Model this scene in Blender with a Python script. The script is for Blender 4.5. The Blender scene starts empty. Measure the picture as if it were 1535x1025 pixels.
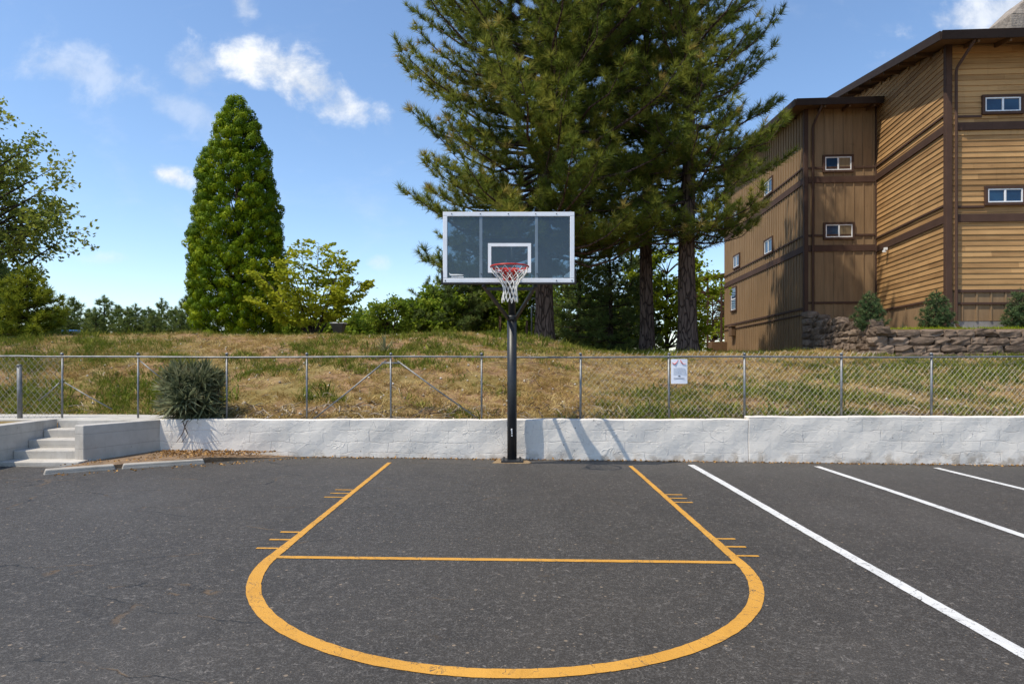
import bpy, math, random
import numpy as np
from mathutils import Vector

random.seed(11)
rng = np.random.default_rng(11)
SC = bpy.context.scene
COL = SC.collection
F, HX, HY, EYE = 956.0, 767.5, 545.0, 1.5      # lens in photo pixels, horizon, eye height


def at(px, py, Y):
    """a point of the place seen at photo position px, py at distance Y"""
    return Vector(((px - HX) / F * Y, Y, EYE + (HY - py) / F * Y))


def gz(x):
    return -0.012 * x


def sm(a, b, x):
    t = np.clip((np.asarray(x, float) - a) / (b - a), 0, 1)
    return t * t * (3 - 2 * t)


def tz(x, y):
    x = np.asarray(x, float)
    y = np.asarray(y, float)
    H = 2.31 - 0.52 * sm(-0.3, 3.0, x) - 0.04 * sm(-14, -6, x) * 0
    y0 = 10.2 + .85 * sm(-5.3, -5.9, x)
    t = np.clip((y - y0) / (18.5 - y0), 0, 1)
    e = t * (1.28 - 0.28 * t)
    b = (np.sin(x * 1.7 + y * .6) * .028 + np.sin(x * .63 - y * 1.3 + 1) * .035 + np.sin(x * 3.1 + y * 2.3) * .014)
    return .56 + (H - .56) * e + b * np.clip(t * 4, 0, 1) * (1 - .7 * sm(19, 24, y))


# ------------------------------------------------------------------ objects
OFF = {}


def tag(o, label=None, cat=None, group=None, kind=None):
    if label:
        o['label'] = label
    if cat:
        o['category'] = cat
    if group:
        o['group'] = group
    if kind:
        o['kind'] = kind
    return o


def thing(name, loc, label, cat, group=None):
    o = bpy.data.objects.new(name, None)
    o.empty_display_size = .2
    COL.objects.link(o)
    o.location = loc
    OFF[o.name] = Vector(loc)
    return tag(o, label, cat, group)


def link(name, me, mat, parent=None, smooth=False, bevel=0.0):
    o = bpy.data.objects.new(name, me)
    COL.objects.link(o)
    for m in (mat if isinstance(mat, (list, tuple)) else [mat]):
        me.materials.append(m)
    if parent is not None:
        o.parent = parent
        OFF[o.name] = OFF.get(parent.name, Vector((0, 0, 0)))
    if smooth:
        me.polygons.foreach_set('use_smooth', [True] * len(me.polygons))
    if bevel:
        b = o.modifiers.new('Bevel', 'BEVEL')
        b.width = bevel
        b.segments = 2
        b.limit_method = 'ANGLE'
    return o


def copy_tree(o, parent=None):
    c = o.copy()
    COL.objects.link(c)
    c.parent = parent
    for ch in list(o.children):
        copy_tree(ch, c)
    return c


class MB:
    def __init__(self):
        self.v, self.f = [], []

    def add(self, vs, fs):
        n = len(self.v)
        self.v += [tuple(p) for p in vs]
        self.f += [tuple(i + n for i in f) for f in fs]
        return self

    def hexa(self, p):
        return self.add(p, [(3, 2, 1, 0), (4, 5, 6, 7), (0, 1, 5, 4), (1, 2, 6, 5), (2, 3, 7, 6), (3, 0, 4, 7)])

    def box(self, c, s, rz=0.0):
        x, y, z = s[0] / 2, s[1] / 2, s[2] / 2
        ca, sa = math.cos(rz), math.sin(rz)
        pts = []
        for k in (-z, z):
            for a, b in ((-x, -y), (x, -y), (x, y), (-x, y)):
                pts.append((c[0] + a * ca - b * sa, c[1] + a * sa + b * ca, c[2] + k))
        return self.hexa(pts)

    def prism(self, poly, z0, z1):
        n = len(poly)
        za = z0 if callable(z0) else (lambda x, y: z0)
        zb = z1 if callable(z1) else (lambda x, y: z1)
        vs = [(x, y, za(x, y)) for x, y in poly] + [(x, y, zb(x, y)) for x, y in poly]
        fs = [tuple(range(n - 1, -1, -1)), tuple(range(n, 2 * n))]
        fs += [(i, (i + 1) % n, n + (i + 1) % n, n + i) for i in range(n)]
        return self.add(vs, fs)

    def tube(self, pts, rad, n=8, cap=True):
        pts = [Vector(p) for p in pts]
        if not hasattr(rad, '__len__'):
            rad = [rad] * len(pts)
        t0 = (pts[1] - pts[0]).normalized()
        u = t0.orthogonal().normalized()
        vs, fs = [], []
        for i, p in enumerate(pts):
            t = (pts[min(i + 1, len(pts) - 1)] - pts[max(i - 1, 0)]).normalized()
            u = (u - t * u.dot(t))
            u = u.normalized() if u.length > 1e-6 else t.orthogonal().normalized()
            w = t.cross(u)
            for k in range(n):
                a = 2 * math.pi * k / n
                vs.append(p + (u * math.cos(a) + w * math.sin(a)) * rad[i])
        for i in range(len(pts) - 1):
            for k in range(n):
                fs.append((i * n + k, i * n + (k + 1) % n, (i + 1) * n + (k + 1) % n, (i + 1) * n + k))
        if cap:
            fs.append(tuple(range(n - 1, -1, -1)))
            fs.append(tuple((len(pts) - 1) * n + k for k in range(n)))
        return self.add(vs, fs)

    def bar(self, a, b, w, h=None):
        """square bar between two points"""
        a, b = Vector(a), Vector(b)
        h = h or w
        t = (b - a).normalized()
        s = t.cross(Vector((0, 0, 1)))
        s = s.normalized() if s.length > 1e-4 else Vector((1, 0, 0))
        q = s.cross(t).normalized()
        p = []
        for e in (a, b):
            for i, j in ((-1, -1), (1, -1), (1, 1), (-1, 1)):
                p.append(e + s * (i * w / 2) + q * (j * h / 2))
        return self.hexa([p[0], p[1], p[2], p[3], p[4], p[5], p[6], p[7]])

    def build(self, name, mat, parent=None, smooth=False, bevel=0.0):
        off = OFF.get(parent.name, Vector((0, 0, 0))) if parent is not None else Vector((0, 0, 0))
        me = bpy.data.meshes.new(name)
        me.from_pydata([(x - off.x, y - off.y, z - off.z) for x, y, z in self.v], [], self.f)
        me.validate()
        me.update()
        return link(name, me, mat, parent, smooth, bevel)


def np_mesh(name, V, Fc, tint, mat, parent=None):
    V = np.ascontiguousarray(V, dtype=np.float32)
    Fc = np.ascontiguousarray(Fc, dtype=np.int32)
    if parent is not None:
        V = V - np.array(OFF.get(parent.name, Vector((0, 0, 0))), dtype=np.float32)
    me = bpy.data.meshes.new(name)
    me.vertices.add(len(V))
    me.vertices.foreach_set('co', V.ravel())
    me.loops.add(Fc.size)
    me.loops.foreach_set('vertex_index', Fc.ravel())
    me.polygons.add(len(Fc))
    me.polygons.foreach_set('loop_start', np.arange(0, Fc.size, Fc.shape[1], dtype=np.int32))
    me.update(calc_edges=True)
    at_ = me.attributes.new('tint', 'FLOAT', 'POINT')
    at_.data.foreach_set('value', np.ascontiguousarray(tint, dtype=np.float32))
    return link(name, me, mat, parent)


def norm(a):
    return a / np.maximum(np.linalg.norm(a, axis=-1, keepdims=True), 1e-9)


def frames(d):
    d = norm(np.asarray(d, float))
    r = rng.normal(size=d.shape)
    u = norm(np.cross(r, d))
    return np.stack([u, np.cross(d, u), d], axis=-1)


def scatter(T, TF, pos, dirs, sc, tint, ttint=None):
    pos = np.asarray(pos, float)
    R = frames(dirs)
    sc = np.asarray(sc, float).reshape(-1, 1, 1)
    V = np.einsum('nij,kj->nki', R, T) * sc + pos[:, None, :]
    n, k = len(pos), len(T)
    Fc = TF[None] + (np.arange(n) * k)[:, None, None]
    tt = np.repeat(np.asarray(tint, float), k)
    if ttint is not None:
        tt = tt + np.tile(ttint, n)
    return V.reshape(-1, 3), Fc.reshape(-1, TF.shape[1]), tt


def needle_tuft(n, a0, a1, w, seed=0, base=.15):
    r = np.random.default_rng(seed)
    V, Fc = [], []
    for i in range(n):
        th = math.radians(r.uniform(a0, a1))
        ph = r.uniform(0, 2 * math.pi)
        d = np.array([math.sin(th) * math.cos(ph), math.sin(th) * math.sin(ph), math.cos(th)])
        s = norm(np.cross(d, r.normal(size=3))) * w * .5
        o = np.array([0, 0, r.uniform(-base, base)])
        L = r.uniform(.7, 1.05)
        V += [o - s, o + s, o + d * L]
        Fc.append((3 * i, 3 * i + 1, 3 * i + 2))
    return np.array(V), np.array(Fc)


def leaf_clump(n, r0, leaf, seed=0, hemi=True, jit=.45):
    """rounded clump of small leaf faces"""
    r = np.random.default_rng(seed)
    V, Fc = [], []
    for i in range(n):
        d = norm(r.normal(size=3))
        if hemi and d[2] < -.25:
            d[2] *= -1
        p = d * r0 * r.uniform(.75, 1.05)
        nn = norm(d + r.normal(size=3) * jit)
        u = norm(np.cross(nn, r.normal(size=3)))
        v = np.cross(nn, u)
        l = leaf * r.uniform(.7, 1.2)
        V += [p - u * l * .5, p + v * l * .28, p + u * l * .5, p - v * l * .28]
        Fc.append((4 * i, 4 * i + 1, 4 * i + 2, 4 * i + 3))
    return np.array(V), np.array(Fc)


LEAF = (np.array([[0, 0, 0], [.32, .02, .45], [0, .1, 1], [-.32, .02, .45]]), np.array([[0, 1, 2, 3]]))


# ------------------------------------------------------------------ materials
class NT:
    def __init__(self, name):
        self.m = bpy.data.materials.new(name)
        self.m.use_nodes = True
        self.t = self.m.node_tree
        self.t.nodes.clear()
        self.out = self.n('ShaderNodeOutputMaterial')

    def n(self, typ, props=None, **ins):
        nd = self.t.nodes.new(typ)
        for k, v in (props or {}).items():
            setattr(nd, k, v)
        for k, v in ins.items():
            key = int(k[1:]) if k[0] == 'i' and k[1:].isdigit() else k.replace('_', ' ')
            self.set(nd.inputs[key], v)
        return nd

    def set(self, sock, v):
        if isinstance(v, bpy.types.NodeSocket):
            self.t.links.new(v, sock)
        elif isinstance(v, bpy.types.Node):
            self.t.links.new(v.outputs[0], sock)
        else:
            if hasattr(sock.default_value, '__len__') and hasattr(v, '__len__') and len(v) == 3 and len(sock.default_value) == 4:
                v = (*v, 1)
            sock.default_value = v

    def math(self, op, a, b=0.0, c=None, clamp=False):
        nd = self.n('ShaderNodeMath', {'operation': op, 'use_clamp': clamp}, i0=a, i1=b)
        if c is not None:
            self.set(nd.inputs[2], c)
        return nd.outputs[0]

    def noise(self, vec, scale, detail=3.0, rough=.55, dist=0.0):
        return self.n('ShaderNodeTexNoise', None, Vector=vec, Scale=scale, Detail=detail, Roughness=rough, Distortion=dist).outputs[0]

    def ramp(self, fac, stops, interp='LINEAR'):
        r = self.n('ShaderNodeValToRGB', None, Fac=fac)
        r.color_ramp.interpolation = interp
        e = r.color_ramp.elements
        while len(e) < len(stops):
            e.new(.5)
        for k, (p, c) in enumerate(stops):
            e[k].position = p
            e[k].color = (*c, 1) if hasattr(c, '__len__') else (c, c, c, 1)
        return r.outputs[0]

    def mix(self, fac, a, b, blend='MIX'):
        nd = self.t.nodes.new('ShaderNodeMix')
        nd.data_type = 'RGBA'
        nd.blend_type = blend
        self.set(nd.inputs[0], fac)
        self.set(nd.inputs[6], a)
        self.set(nd.inputs[7], b)
        return nd.outputs[2]

    def step(self, x, a, b):
        return self.n('ShaderNodeMapRange', {'interpolation_type': 'SMOOTHSTEP'}, Value=x, From_Min=a, From_Max=b, To_Min=0.0, To_Max=1.0).outputs[0]

    def obj(self):
        return self.n('ShaderNodeTexCoord').outputs['Object']

    def bump(self, h, strength, dist=.02):
        return self.n('ShaderNodeBump', None, Height=h, Strength=strength, Distance=dist).outputs[0]

    def finish(self, col, rough=.8, normal=None, metal=0.0, spec=.5, coat=0.0):
        p = self.n('ShaderNodeBsdfPrincipled', None, Roughness=rough, Metallic=metal)
        self.set(p.inputs['Base Color'], col)
        p.inputs['Specular IOR Level'].default_value = spec
        if coat:
            p.inputs['Coat Weight'].default_value = coat
        if normal is not None:
            self.set(p.inputs['Normal'], normal)
        self.t.links.new(p.outputs[0], self.out.inputs[0])
        return self.m


def m_noise(name, c0, c1, scale=4.0, rough=.8, bump=.0, bscale=30.0, metal=0.0, spec=.4, detail=4.0, stretch=None, dist=.01):
    t = NT(name)
    v = t.obj()
    if stretch:
        v = t.n('ShaderNodeMapping', None, Vector=v, Scale=stretch).outputs[0]
    f = t.noise(v, scale, detail)
    col = t.ramp(f, [(.3, c0), (.7, c1)])
    nm = t.bump(t.noise(v, bscale, 4.0), bump, dist) if bump else None
    return t.finish(col, rough, nm, metal, spec)


def m_leaf(name, stops, transl=.3, rough=.55):
    t = NT(name)
    a = t.n('ShaderNodeAttribute', {'attribute_name': 'tint'}).outputs['Fac']
    col = t.ramp(a, stops)
    p = t.n('ShaderNodeBsdfPrincipled', None, Roughness=rough)
    t.set(p.inputs['Base Color'], col)
    p.inputs['Specular IOR Level'].default_value = .1
    tr = t.n('ShaderNodeBsdfTranslucent', None, Color=col)
    mx = t.n('ShaderNodeMixShader', None, Fac=transl)
    t.t.links.new(p.outputs[0], mx.inputs[1])
    t.t.links.new(tr.outputs[0], mx.inputs[2])
    t.t.links.new(mx.outputs[0], t.out.inputs[0])
    return t.m


def mat_asphalt():
    t = NT('asphalt')
    v = t.obj()
    big = t.noise(v, .35, 4.0)
    mid = t.noise(v, 2.2, 6.0, .65)
    fine = t.noise(v, 85.0, 2.0, .7)
    worn = t.noise(t.n('ShaderNodeMapping', None, Vector=v, Scale=(1.0, .45, 1.0)).outputs[0], .55, 5.0, .62)
    fine2 = t.noise(v, 34.0, 3.0, .75)
    col = t.ramp(t.math('MULTIPLY_ADD', mid, .55, t.math('MULTIPLY', big, .45)), [(.34, (.028, .0230, .0178)), (.66, (.048, .0400, .0315))])
    col = t.mix(t.math('MULTIPLY', t.step(fine, .46, .72), .6), col, (.125, .117, .108))
    col = t.mix(t.math('MULTIPLY', t.step(fine, .42, .25), .7), col, (.018, .018, .018))
    col = t.mix(t.math('MULTIPLY', t.step(fine2, .40, .28), .6), col, (.025, .024, .023))
    col = t.mix(t.math('MULTIPLY', t.step(worn, .52, .70), .28), col, (.085, .077, .068))
    col = t.mix(t.math('MULTIPLY', t.step(worn, .42, .28), .35), col, (.018, .016, .014))
    # pale worn squiggles and stray fibres
    brk = t.math('MULTIPLY_ADD', t.step(t.noise(v, 21.0, 2.0), .44, .60), .8, .08)
    for sc, w, amt in ((7.5, .010, .75), (15.0, .017, .65), (27.0, .020, .40)):
        q = t.math('ABSOLUTE', t.math('SUBTRACT', t.noise(v, sc, 1.5, .5, 1.6), .5))
        col = t.mix(t.math('MULTIPLY', t.math('MULTIPLY', t.step(q, w, w * .35), brk), amt), col, (.185, .165, .145))
    # loose tan grit
    for sc, th in ((13.0, .76), (30.0, .70)):
        vo = t.n('ShaderNodeTexVoronoi', None, Vector=v, Scale=sc)
        grit = t.math('MULTIPLY', t.step(vo.outputs['Distance'], .17, .09), t.step(t.n('ShaderNodeSeparateColor', None, Color=vo.outputs['Color']).outputs[0], th, th + .05))
        col = t.mix(t.math('MULTIPLY', grit, .75), col, (.27, .205, .14))
    # long hairline cracks, mostly on the left
    dv = t.n('ShaderNodeVectorMath', {'operation': 'ADD'}, i0=v, i1=t.n('ShaderNodeVectorMath', {'operation': 'SCALE'}, i0=t.n('ShaderNodeTexNoise', None, Vector=v, Scale=2.3, Detail=6.0, Roughness=.6).outputs[1], Scale=.22).outputs[0]).outputs[0]
    mp = t.n('ShaderNodeMapping', None, Vector=dv, Scale=(.30, .95, 1.0), Rotation=(0, 0, -.75)).outputs[0]
    ed = t.n('ShaderNodeTexVoronoi', {'feature': 'DISTANCE_TO_EDGE'}, Vector=mp, Scale=1.0).outputs['Distance']
    left = t.step(t.n('ShaderNodeSeparateXYZ', None, Vector=v).outputs[0], .8, -1.9)
    gaps = t.step(t.noise(v, 1.3, 3.0), .40, .55)
    crack = t.math('MULTIPLY', t.math('MULTIPLY', t.step(ed, .007, .0018), gaps), t.math('MULTIPLY_ADD', left, .70, .14))
    col = t.mix(crack, col, t.mix(t.step(t.noise(v, 3.0, 2.0), .5, .6), (.014, .013, .012), (.12, .075, .035)))
    h = t.math('SUBTRACT', t.math('MULTIPLY_ADD', fine, .6, t.math('MULTIPLY', fine2, .5)), crack)
    return t.finish(col, .62, t.bump(h, .6, .009), 0, .45)


def mat_paint(name, c0, c1, wear=.5):
    t = NT(name)
    v = t.obj()
    col = t.ramp(t.noise(v, 2.2, 6.0, .65), [(.3, c0), (.7, c1)])
    patch = t.step(t.noise(v, 1.7, 5.0, .65), .44, .66)
    sp = t.step(t.noise(v, 60.0, 3.0, .75), .57, .70)
    col = t.mix(t.math('MULTIPLY', sp, t.math('MULTIPLY_ADD', patch, wear, .12)), col, (.075, .07, .064))
    dirt = t.math('MULTIPLY', t.step(t.noise(v, 7.0, 5.0, .7), .52, .72), .30)
    col = t.mix(dirt, col, tuple(x * .55 for x in c0))
    q = t.math('ABSOLUTE', t.math('SUBTRACT', t.noise(v, 4.0, 4.0, .6, 1.0), .5))
    col = t.mix(t.math('MULTIPLY', t.step(q, .007, .002), .8), col, (.06, .055, .05))
    return t.finish(col, .75, t.bump(t.noise(v, 85.0, 2.0, .7), .5, .008), 0, .3)


def mat_wallpaint():
    t = NT('painted_masonry')
    v = t.obj()
    big = t.noise(v, .9, 5.0, .6)
    col = t.ramp(big, [(.3, (.665, .612, .548)), (.7, (.75, .695, .628))])
    # faint block joints under thick paint: only here and there
    dv = t.n('ShaderNodeVectorMath', {'operation': 'ADD'}, i0=v, i1=t.n('ShaderNodeVectorMath', {'operation': 'SCALE'}, i0=t.n('ShaderNodeTexNoise', None, Vector=v, Scale=2.4, Detail=4.0).outputs[1], Scale=.16).outputs[0]).outputs[0]
    sx = t.n('ShaderNodeSeparateXYZ', None, Vector=dv)
    fl = t.n('ShaderNodeCombineXYZ', None, X=sx.outputs[0], Y=sx.outputs[2], Z=0.0).outputs[0]
    bk = t.n('ShaderNodeTexBrick', None, Vector=fl, Scale=1.0)
    for k, x in (('Mortar Size', .008), ('Mortar Smooth', .8), ('Brick Width', .62), ('Row Height', .175)):
        bk.inputs[k].default_value = x
    joint = t.math('MULTIPLY', bk.outputs['Fac'], t.step(t.noise(v, 2.2, 3.0), .42, .60))
    # trowel arcs
    arcs = 0.0
    for sc, w in ((2.3, .010), (4.6, .016)):
        q = t.math('ABSOLUTE', t.math('SUBTRACT', t.noise(v, sc, 2.5, .5, 1.2), .5))
        arcs = t.math('ADD', arcs, t.math('MULTIPLY', t.step(q, w, .0), t.step(t.noise(v, sc * 1.3, 2.0), .45, .62)))
    lumps = t.noise(t.n('ShaderNodeMapping', None, Vector=v, Scale=(1, 1, 1.9)).outputs[0], 4.2, 7.0, .66, .5)
    grain = t.noise(v, 55.0, 3.0)
    h = t.math('SUBTRACT', t.math('MULTIPLY_ADD', lumps, .6, t.math('MULTIPLY', grain, .16)), t.math('MULTIPLY', joint, .6))
    h = t.math('MULTIPLY_ADD', arcs, .42, h)
    vo = t.n('ShaderNodeTexVoronoi', None, Vector=v, Scale=6.0)
    pit = t.math('MULTIPLY', t.step(vo.outputs['Distance'], .085, .05), t.step(t.n('ShaderNodeSeparateColor', None, Color=vo.outputs['Color']).outputs[0], .66, .72))
    col = t.mix(t.math('MULTIPLY', pit, .8), col, (.20, .16, .13))
    stain = t.math('MULTIPLY', t.step(t.noise(t.n('ShaderNodeMapping', None, Vector=v, Scale=(3, 3, .6)).outputs[0], 1.6, 6.0, .68), .56, .76), .30)
    col = t.mix(stain, col, (.53, .51, .48))
    col = t.mix(t.math('MULTIPLY', joint, .30), col, (.38, .36, .34))
    low = t.math('MULTIPLY', t.step(t.n('ShaderNodeSeparateXYZ', None, Vector=v).outputs[2], .20, -.06), t.step(t.noise(v, 6.0, 5.0), .44, .62))
    col = t.mix(t.math('MULTIPLY', low, .7), col, (.36, .28, .20))
    return t.finish(col, .85, t.bump(h, .58, .018), 0, .3)


def mat_concrete(name, c0, c1):
    t = NT(name)
    v = t.obj()
    col = t.ramp(t.noise(v, 2.5, 5.0, .65), [(.3, c0), (.7, c1)])
    vo = t.n('ShaderNodeTexVoronoi', None, Vector=v, Scale=11.0)
    pit = t.math('MULTIPLY', t.step(vo.outputs['Distance'], .11, .06), t.step(t.n('ShaderNodeSeparateColor', None, Color=vo.outputs['Color']).outputs[0], .7, .8))
    col = t.mix(t.math('MULTIPLY', pit, .7), col, (.14, .12, .1))
    st = t.step(t.noise(t.n('ShaderNodeMapping', None, Vector=v, Scale=(2.5, 2.5, .8)).outputs[0], 1.7, 6.0, .68), .50, .72)
    col = t.mix(t.math('MULTIPLY', st, .45), col, (.25, .225, .195))
    z = t.n('ShaderNodeSeparateXYZ', None, Vector=v).outputs[2]
    ln = t.step(t.math('ABSOLUTE', t.math('SUBTRACT', t.math('FRACT', t.math('MULTIPLY_ADD', z, 4.9, t.math('MULTIPLY', t.noise(v, 5.0, 3.0), .12))), .5)), .03, .008)
    col = t.mix(t.math('MULTIPLY', ln, .35), col, (.24, .22, .2))
    h = t.math('SUBTRACT', t.math('MULTIPLY_ADD', t.noise(v, 9.0, 4.0), .8, t.math('MULTIPLY', t.noise(v, 70.0, 3.0), .25)), t.math('MULTIPLY', ln, .5))
    return t.finish(col, .88, t.bump(h, .5, .012), 0, .3)


def mat_hill():
    t = NT('dry_hillside')
    v = t.obj()
    a = t.noise(v, .8, 6.0, .65)
    b = t.noise(v, 3.0, 6.0, .68)
    c = t.noise(v, 22.0, 4.0, .7)
    col = t.ramp(b, [(.30, (.075, .042, .020)), (.48, (.25, .150, .078)), (.70, (.40, .265, .14))])
    col = t.mix(t.math('MULTIPLY', t.step(a, .42, .60), .6), col, (.21, .185, .05))
    col = t.mix(t.math('MULTIPLY', t.step(c, .55, .78), .5), col, (.38, .29, .16))
    col = t.mix(t.math('MULTIPLY', t.step(c, .44, .25), .6), col, (.055, .035, .018))
    return t.finish(col, .95, t.bump(t.math('MULTIPLY_ADD', b, .6, t.math('MULTIPLY', c, .4)), 1.0, .09), 0, .12)


def mat_bark(name, c0, c1, sc=7.0):
    t = NT(name)
    v = t.obj()
    mp = t.n('ShaderNodeMapping', None, Vector=v, Scale=(1, 1, .22)).outputs[0]
    f = t.noise(mp, sc, 5.0, .65, .6)
    vo = t.n('ShaderNodeTexVoronoi', {'feature': 'DISTANCE_TO_EDGE'}, Vector=t.n('ShaderNodeVectorMath', {'operation': 'ADD'}, i0=mp, i1=t.n('ShaderNodeVectorMath', {'operation': 'SCALE'}, i0=t.n('ShaderNodeTexNoise', None, Vector=mp, Scale=5.0).outputs[1], Scale=.18).outputs[0]).outputs[0], Scale=sc * 1.2).outputs['Distance']
    col = t.ramp(f, [(.3, c0), (.7, c1)])
    fis = t.step(vo, .12, .02)
    col = t.mix(t.math('MULTIPLY', fis, .8), col, tuple(x * .35 for x in c0))
    h = t.math('SUBTRACT', f, fis)
    return t.finish(col, .95, t.bump(h, .9, .05), 0, .15)


def mat_siding(name, c0, c1, grain=(1, 1, 8), tone=False):
    t = NT(name)
    v = t.obj()
    mp = t.n('ShaderNodeMapping', None, Vector=v, Scale=grain).outputs[0]
    f = t.noise(mp, 1.4, 7.0, .68)
    g = t.noise(v, .5, 4.0)
    x = t.math('MULTIPLY_ADD', f, .6, t.math('MULTIPLY', g, .4))
    if tone:
        x = t.math('ADD', x, t.math('MULTIPLY_ADD', t.n('ShaderNodeAttribute', {'attribute_name': 'tint'}).outputs['Fac'], .30, -.15))
    col = t.ramp(x, [(.30, c0), (.68, c1)])
    sp = t.step(t.noise(v, 2.3, 7.0, .72), .60, .72)
    col = t.mix(t.math('MULTIPLY', sp, .40), col, tuple(q * .55 for q in c0))
    run = t.step(t.noise(t.n('ShaderNodeMapping', None, Vector=v, Scale=(3.5, 3.5, .35)).outputs[0], 1.5, 5.0, .6), .56, .74)
    col = t.mix(t.math('MULTIPLY', run, .30), col, tuple(q * .62 for q in c0))
    return t.finish(col, .8, t.bump(t.noise(mp, 9.0, 5.0), .35, .012), 0, .25)


def mat_glass_board():
    t = NT('tinted_backboard_glass')
    v = t.obj()
    fres = t.n('ShaderNodeLayerWeight', None, Blend=.25).outputs['Fresnel']
    tr = t.n('ShaderNodeBsdfTransparent', None, Color=(.47, .54, .575))
    gl = t.n('ShaderNodeBsdfGlossy', None, Color=(.9, .93, .95), Roughness=.06)
    df = t.n('ShaderNodeBsdfDiffuse', None, Color=(.16, .21, .25))
    dust = t.math('MULTIPLY_ADD', t.noise(v, 3.0, 5.0), .12, .10)
    sp = t.step(t.noise(v, 45.0, 2.0, .7), .71, .76)
    m1 = t.n('ShaderNodeMixShader', None, Fac=t.math('MAXIMUM', dust, t.math('MULTIPLY', sp, .4)))
    t.t.links.new(tr.outputs[0], m1.inputs[1])
    t.t.links.new(df.outputs[0], m1.inputs[2])
    m2 = t.n('ShaderNodeMixShader', None, Fac=t.math('MULTIPLY_ADD', fres, .6, .03))
    t.t.links.new(m1.outputs[0], m2.inputs[1])
    t.t.links.new(gl.outputs[0], m2.inputs[2])
    t.t.links.new(m2.outputs[0], t.out.inputs[0])
    return t.m


def mat_stone():
    t = NT('retaining_stone')
    v = t.obj()
    a = t.n('ShaderNodeAttribute', {'attribute_name': 'tint'}).outputs['Fac']
    f = t.noise(v, 6.0, 6.0, .65)
    col = t.ramp(t.math('MULTIPLY_ADD', f, .7, t.math('MULTIPLY', a, .3)), [(.25, (.075, .052, .037)), (.5, (.165, .118, .085)), (.75, (.27, .20, .15))])
    return t.finish(col, .92, t.bump(t.noise(v, 14.0, 5.0, .65), .8, .03), 0, .2)


M = {}
M['asphalt'] = mat_asphalt()
M['yellow'] = mat_paint('yellow_paint', (.50, .245, .038), (.60, .305, .052), .9)
M['white_line'] = mat_paint('white_paint', (.54, .53, .51), (.66, .65, .63), .7)
M['wall'] = mat_wallpaint()
M['concrete'] = mat_concrete('concrete', (.38, .35, .31), (.52, .485, .44))
M['old_concrete'] = mat_concrete('old_concrete', (.27, .245, .21), (.42, .385, .34))
M['pale_concrete'] = mat_concrete('pale_concrete', (.40, .37, .325), (.54, .505, .455))
M['hill'] = mat_hill()
M['soil'] = m_noise('soil', (.13, .08, .045), (.30, .20, .12), 6.0, .95, .9, 40.0, dist=.03)
M['mulch'] = m_noise('bark_mulch', (.16, .10, .055), (.36, .25, .13), 7.0, .95, .9, 35.0, dist=.03)
M['galv'] = m_noise('galvanised_steel', (.14, .145, .15), (.25, .255, .26), 12.0, .5, .1, 60.0, .6, .5)
M['wire'] = m_noise('fence_wire', (.30, .28, .24), (.42, .39, .34), 10.0, .6, 0, 1.0, .3, .4)
M['dark_galv'] = m_noise('weathered_steel', (.13, .135, .14), (.22, .22, .225), 12.0, .6, .1, 60.0, .4, .5)
M['black'] = m_noise('black_powder_coat', (.012, .013, .015), (.022, .024, .027), 6.0, .42, .12, 140.0, 0, .5)
M['pad'] = m_noise('black_rubber', (.015, .015, .016), (.028, .028, .03), 6.0, .7, .1, 80.0, 0, .3)
M['alu'] = m_noise('white_aluminium', (.72, .72, .74), (.82, .82, .84), 5.0, .38, .05, 60.0, .15, .5)
M['mullion'] = m_noise('grey_aluminium', (.15, .19, .23), (.20, .245, .285), 5.0, .45, .05, 60.0, .3, .5)
M['target_white'] = m_noise('white_vinyl', (.76, .76, .77), (.84, .84, .85), 9.0, .5)
M['red'] = m_noise('red_enamel', (.42, .018, .012), (.56, .035, .02), 14.0, .4, .1, 60.0, 0, .5)
M['net'] = m_noise('white_nylon', (.60, .585, .55), (.74, .72, .68), 30.0, .85, .3, 160.0)
M['glass'] = mat_glass_board()
M['bolt'] = m_noise('dark_bolt', (.05, .05, .05), (.09, .085, .08), 30.0, .5, 0, 1, .6)
M['mark'] = m_noise('white_decal', (.7, .7, .7), (.8, .8, .8), 9.0, .6)
M['mark_blue'] = m_noise('pale_blue_decal', (.20, .31, .40), (.28, .40, .50), 9.0, .6)
M['paper'] = m_noise('notice_paper', (.72, .74, .82), (.80, .82, .88), 4.0, .7)
M['print_grey'] = m_noise('grey_print', (.42, .45, .52), (.52, .55, .62), 60.0, .7)
M['print_dark'] = m_noise('dark_print', (.06, .06, .09), (.1, .1, .13), 60.0, .7)
M['print_red'] = m_noise('red_print', (.60, .15, .15), (.7, .25, .24), 60.0, .7)
M['lap'] = mat_siding('tan_lap_siding', (.265, .145, .058), (.52, .305, .128), (.6, .6, 9), True)
M['batten'] = mat_siding('brown_batten_siding', (.19, .120, .063), (.32, .208, .112), (6, 6, .5))
M['trim'] = mat_siding('dark_brown_trim', (.060, .032, .022), (.095, .052, .036), (2, 2, 2))
M['gutter'] = mat_siding('dark_gutter', (.026, .016, .013), (.042, .027, .021), (2, 2, 2))
M['soffit'] = mat_siding('brown_soffit', (.11, .065, .035), (.17, .10, .055), (2, 2, 2))
M['roof'] = m_noise('dark_shingle', (.03, .022, .019), (.055, .042, .036), 9.0, .9, .6, 25.0)
M['window_white'] = m_noise('white_vinyl_window', (.74, .74, .74), (.82, .82, .82), 5.0, .4)
M['pane'] = m_noise('window_glass', (.008, .028, .07), (.02, .065, .13), 2.0, .06, 0, 1, 0, .45)
M['curtain'] = m_noise('curtained_pane', (.16, .12, .07), (.26, .20, .12), 3.0, .25, 0, 1, 0, .7, stretch=(14, 14, .3))
M['found'] = mat_concrete('grey_foundation', (.20, .19, .18), (.30, .285, .27))
M['stone'] = mat_stone()
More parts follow.
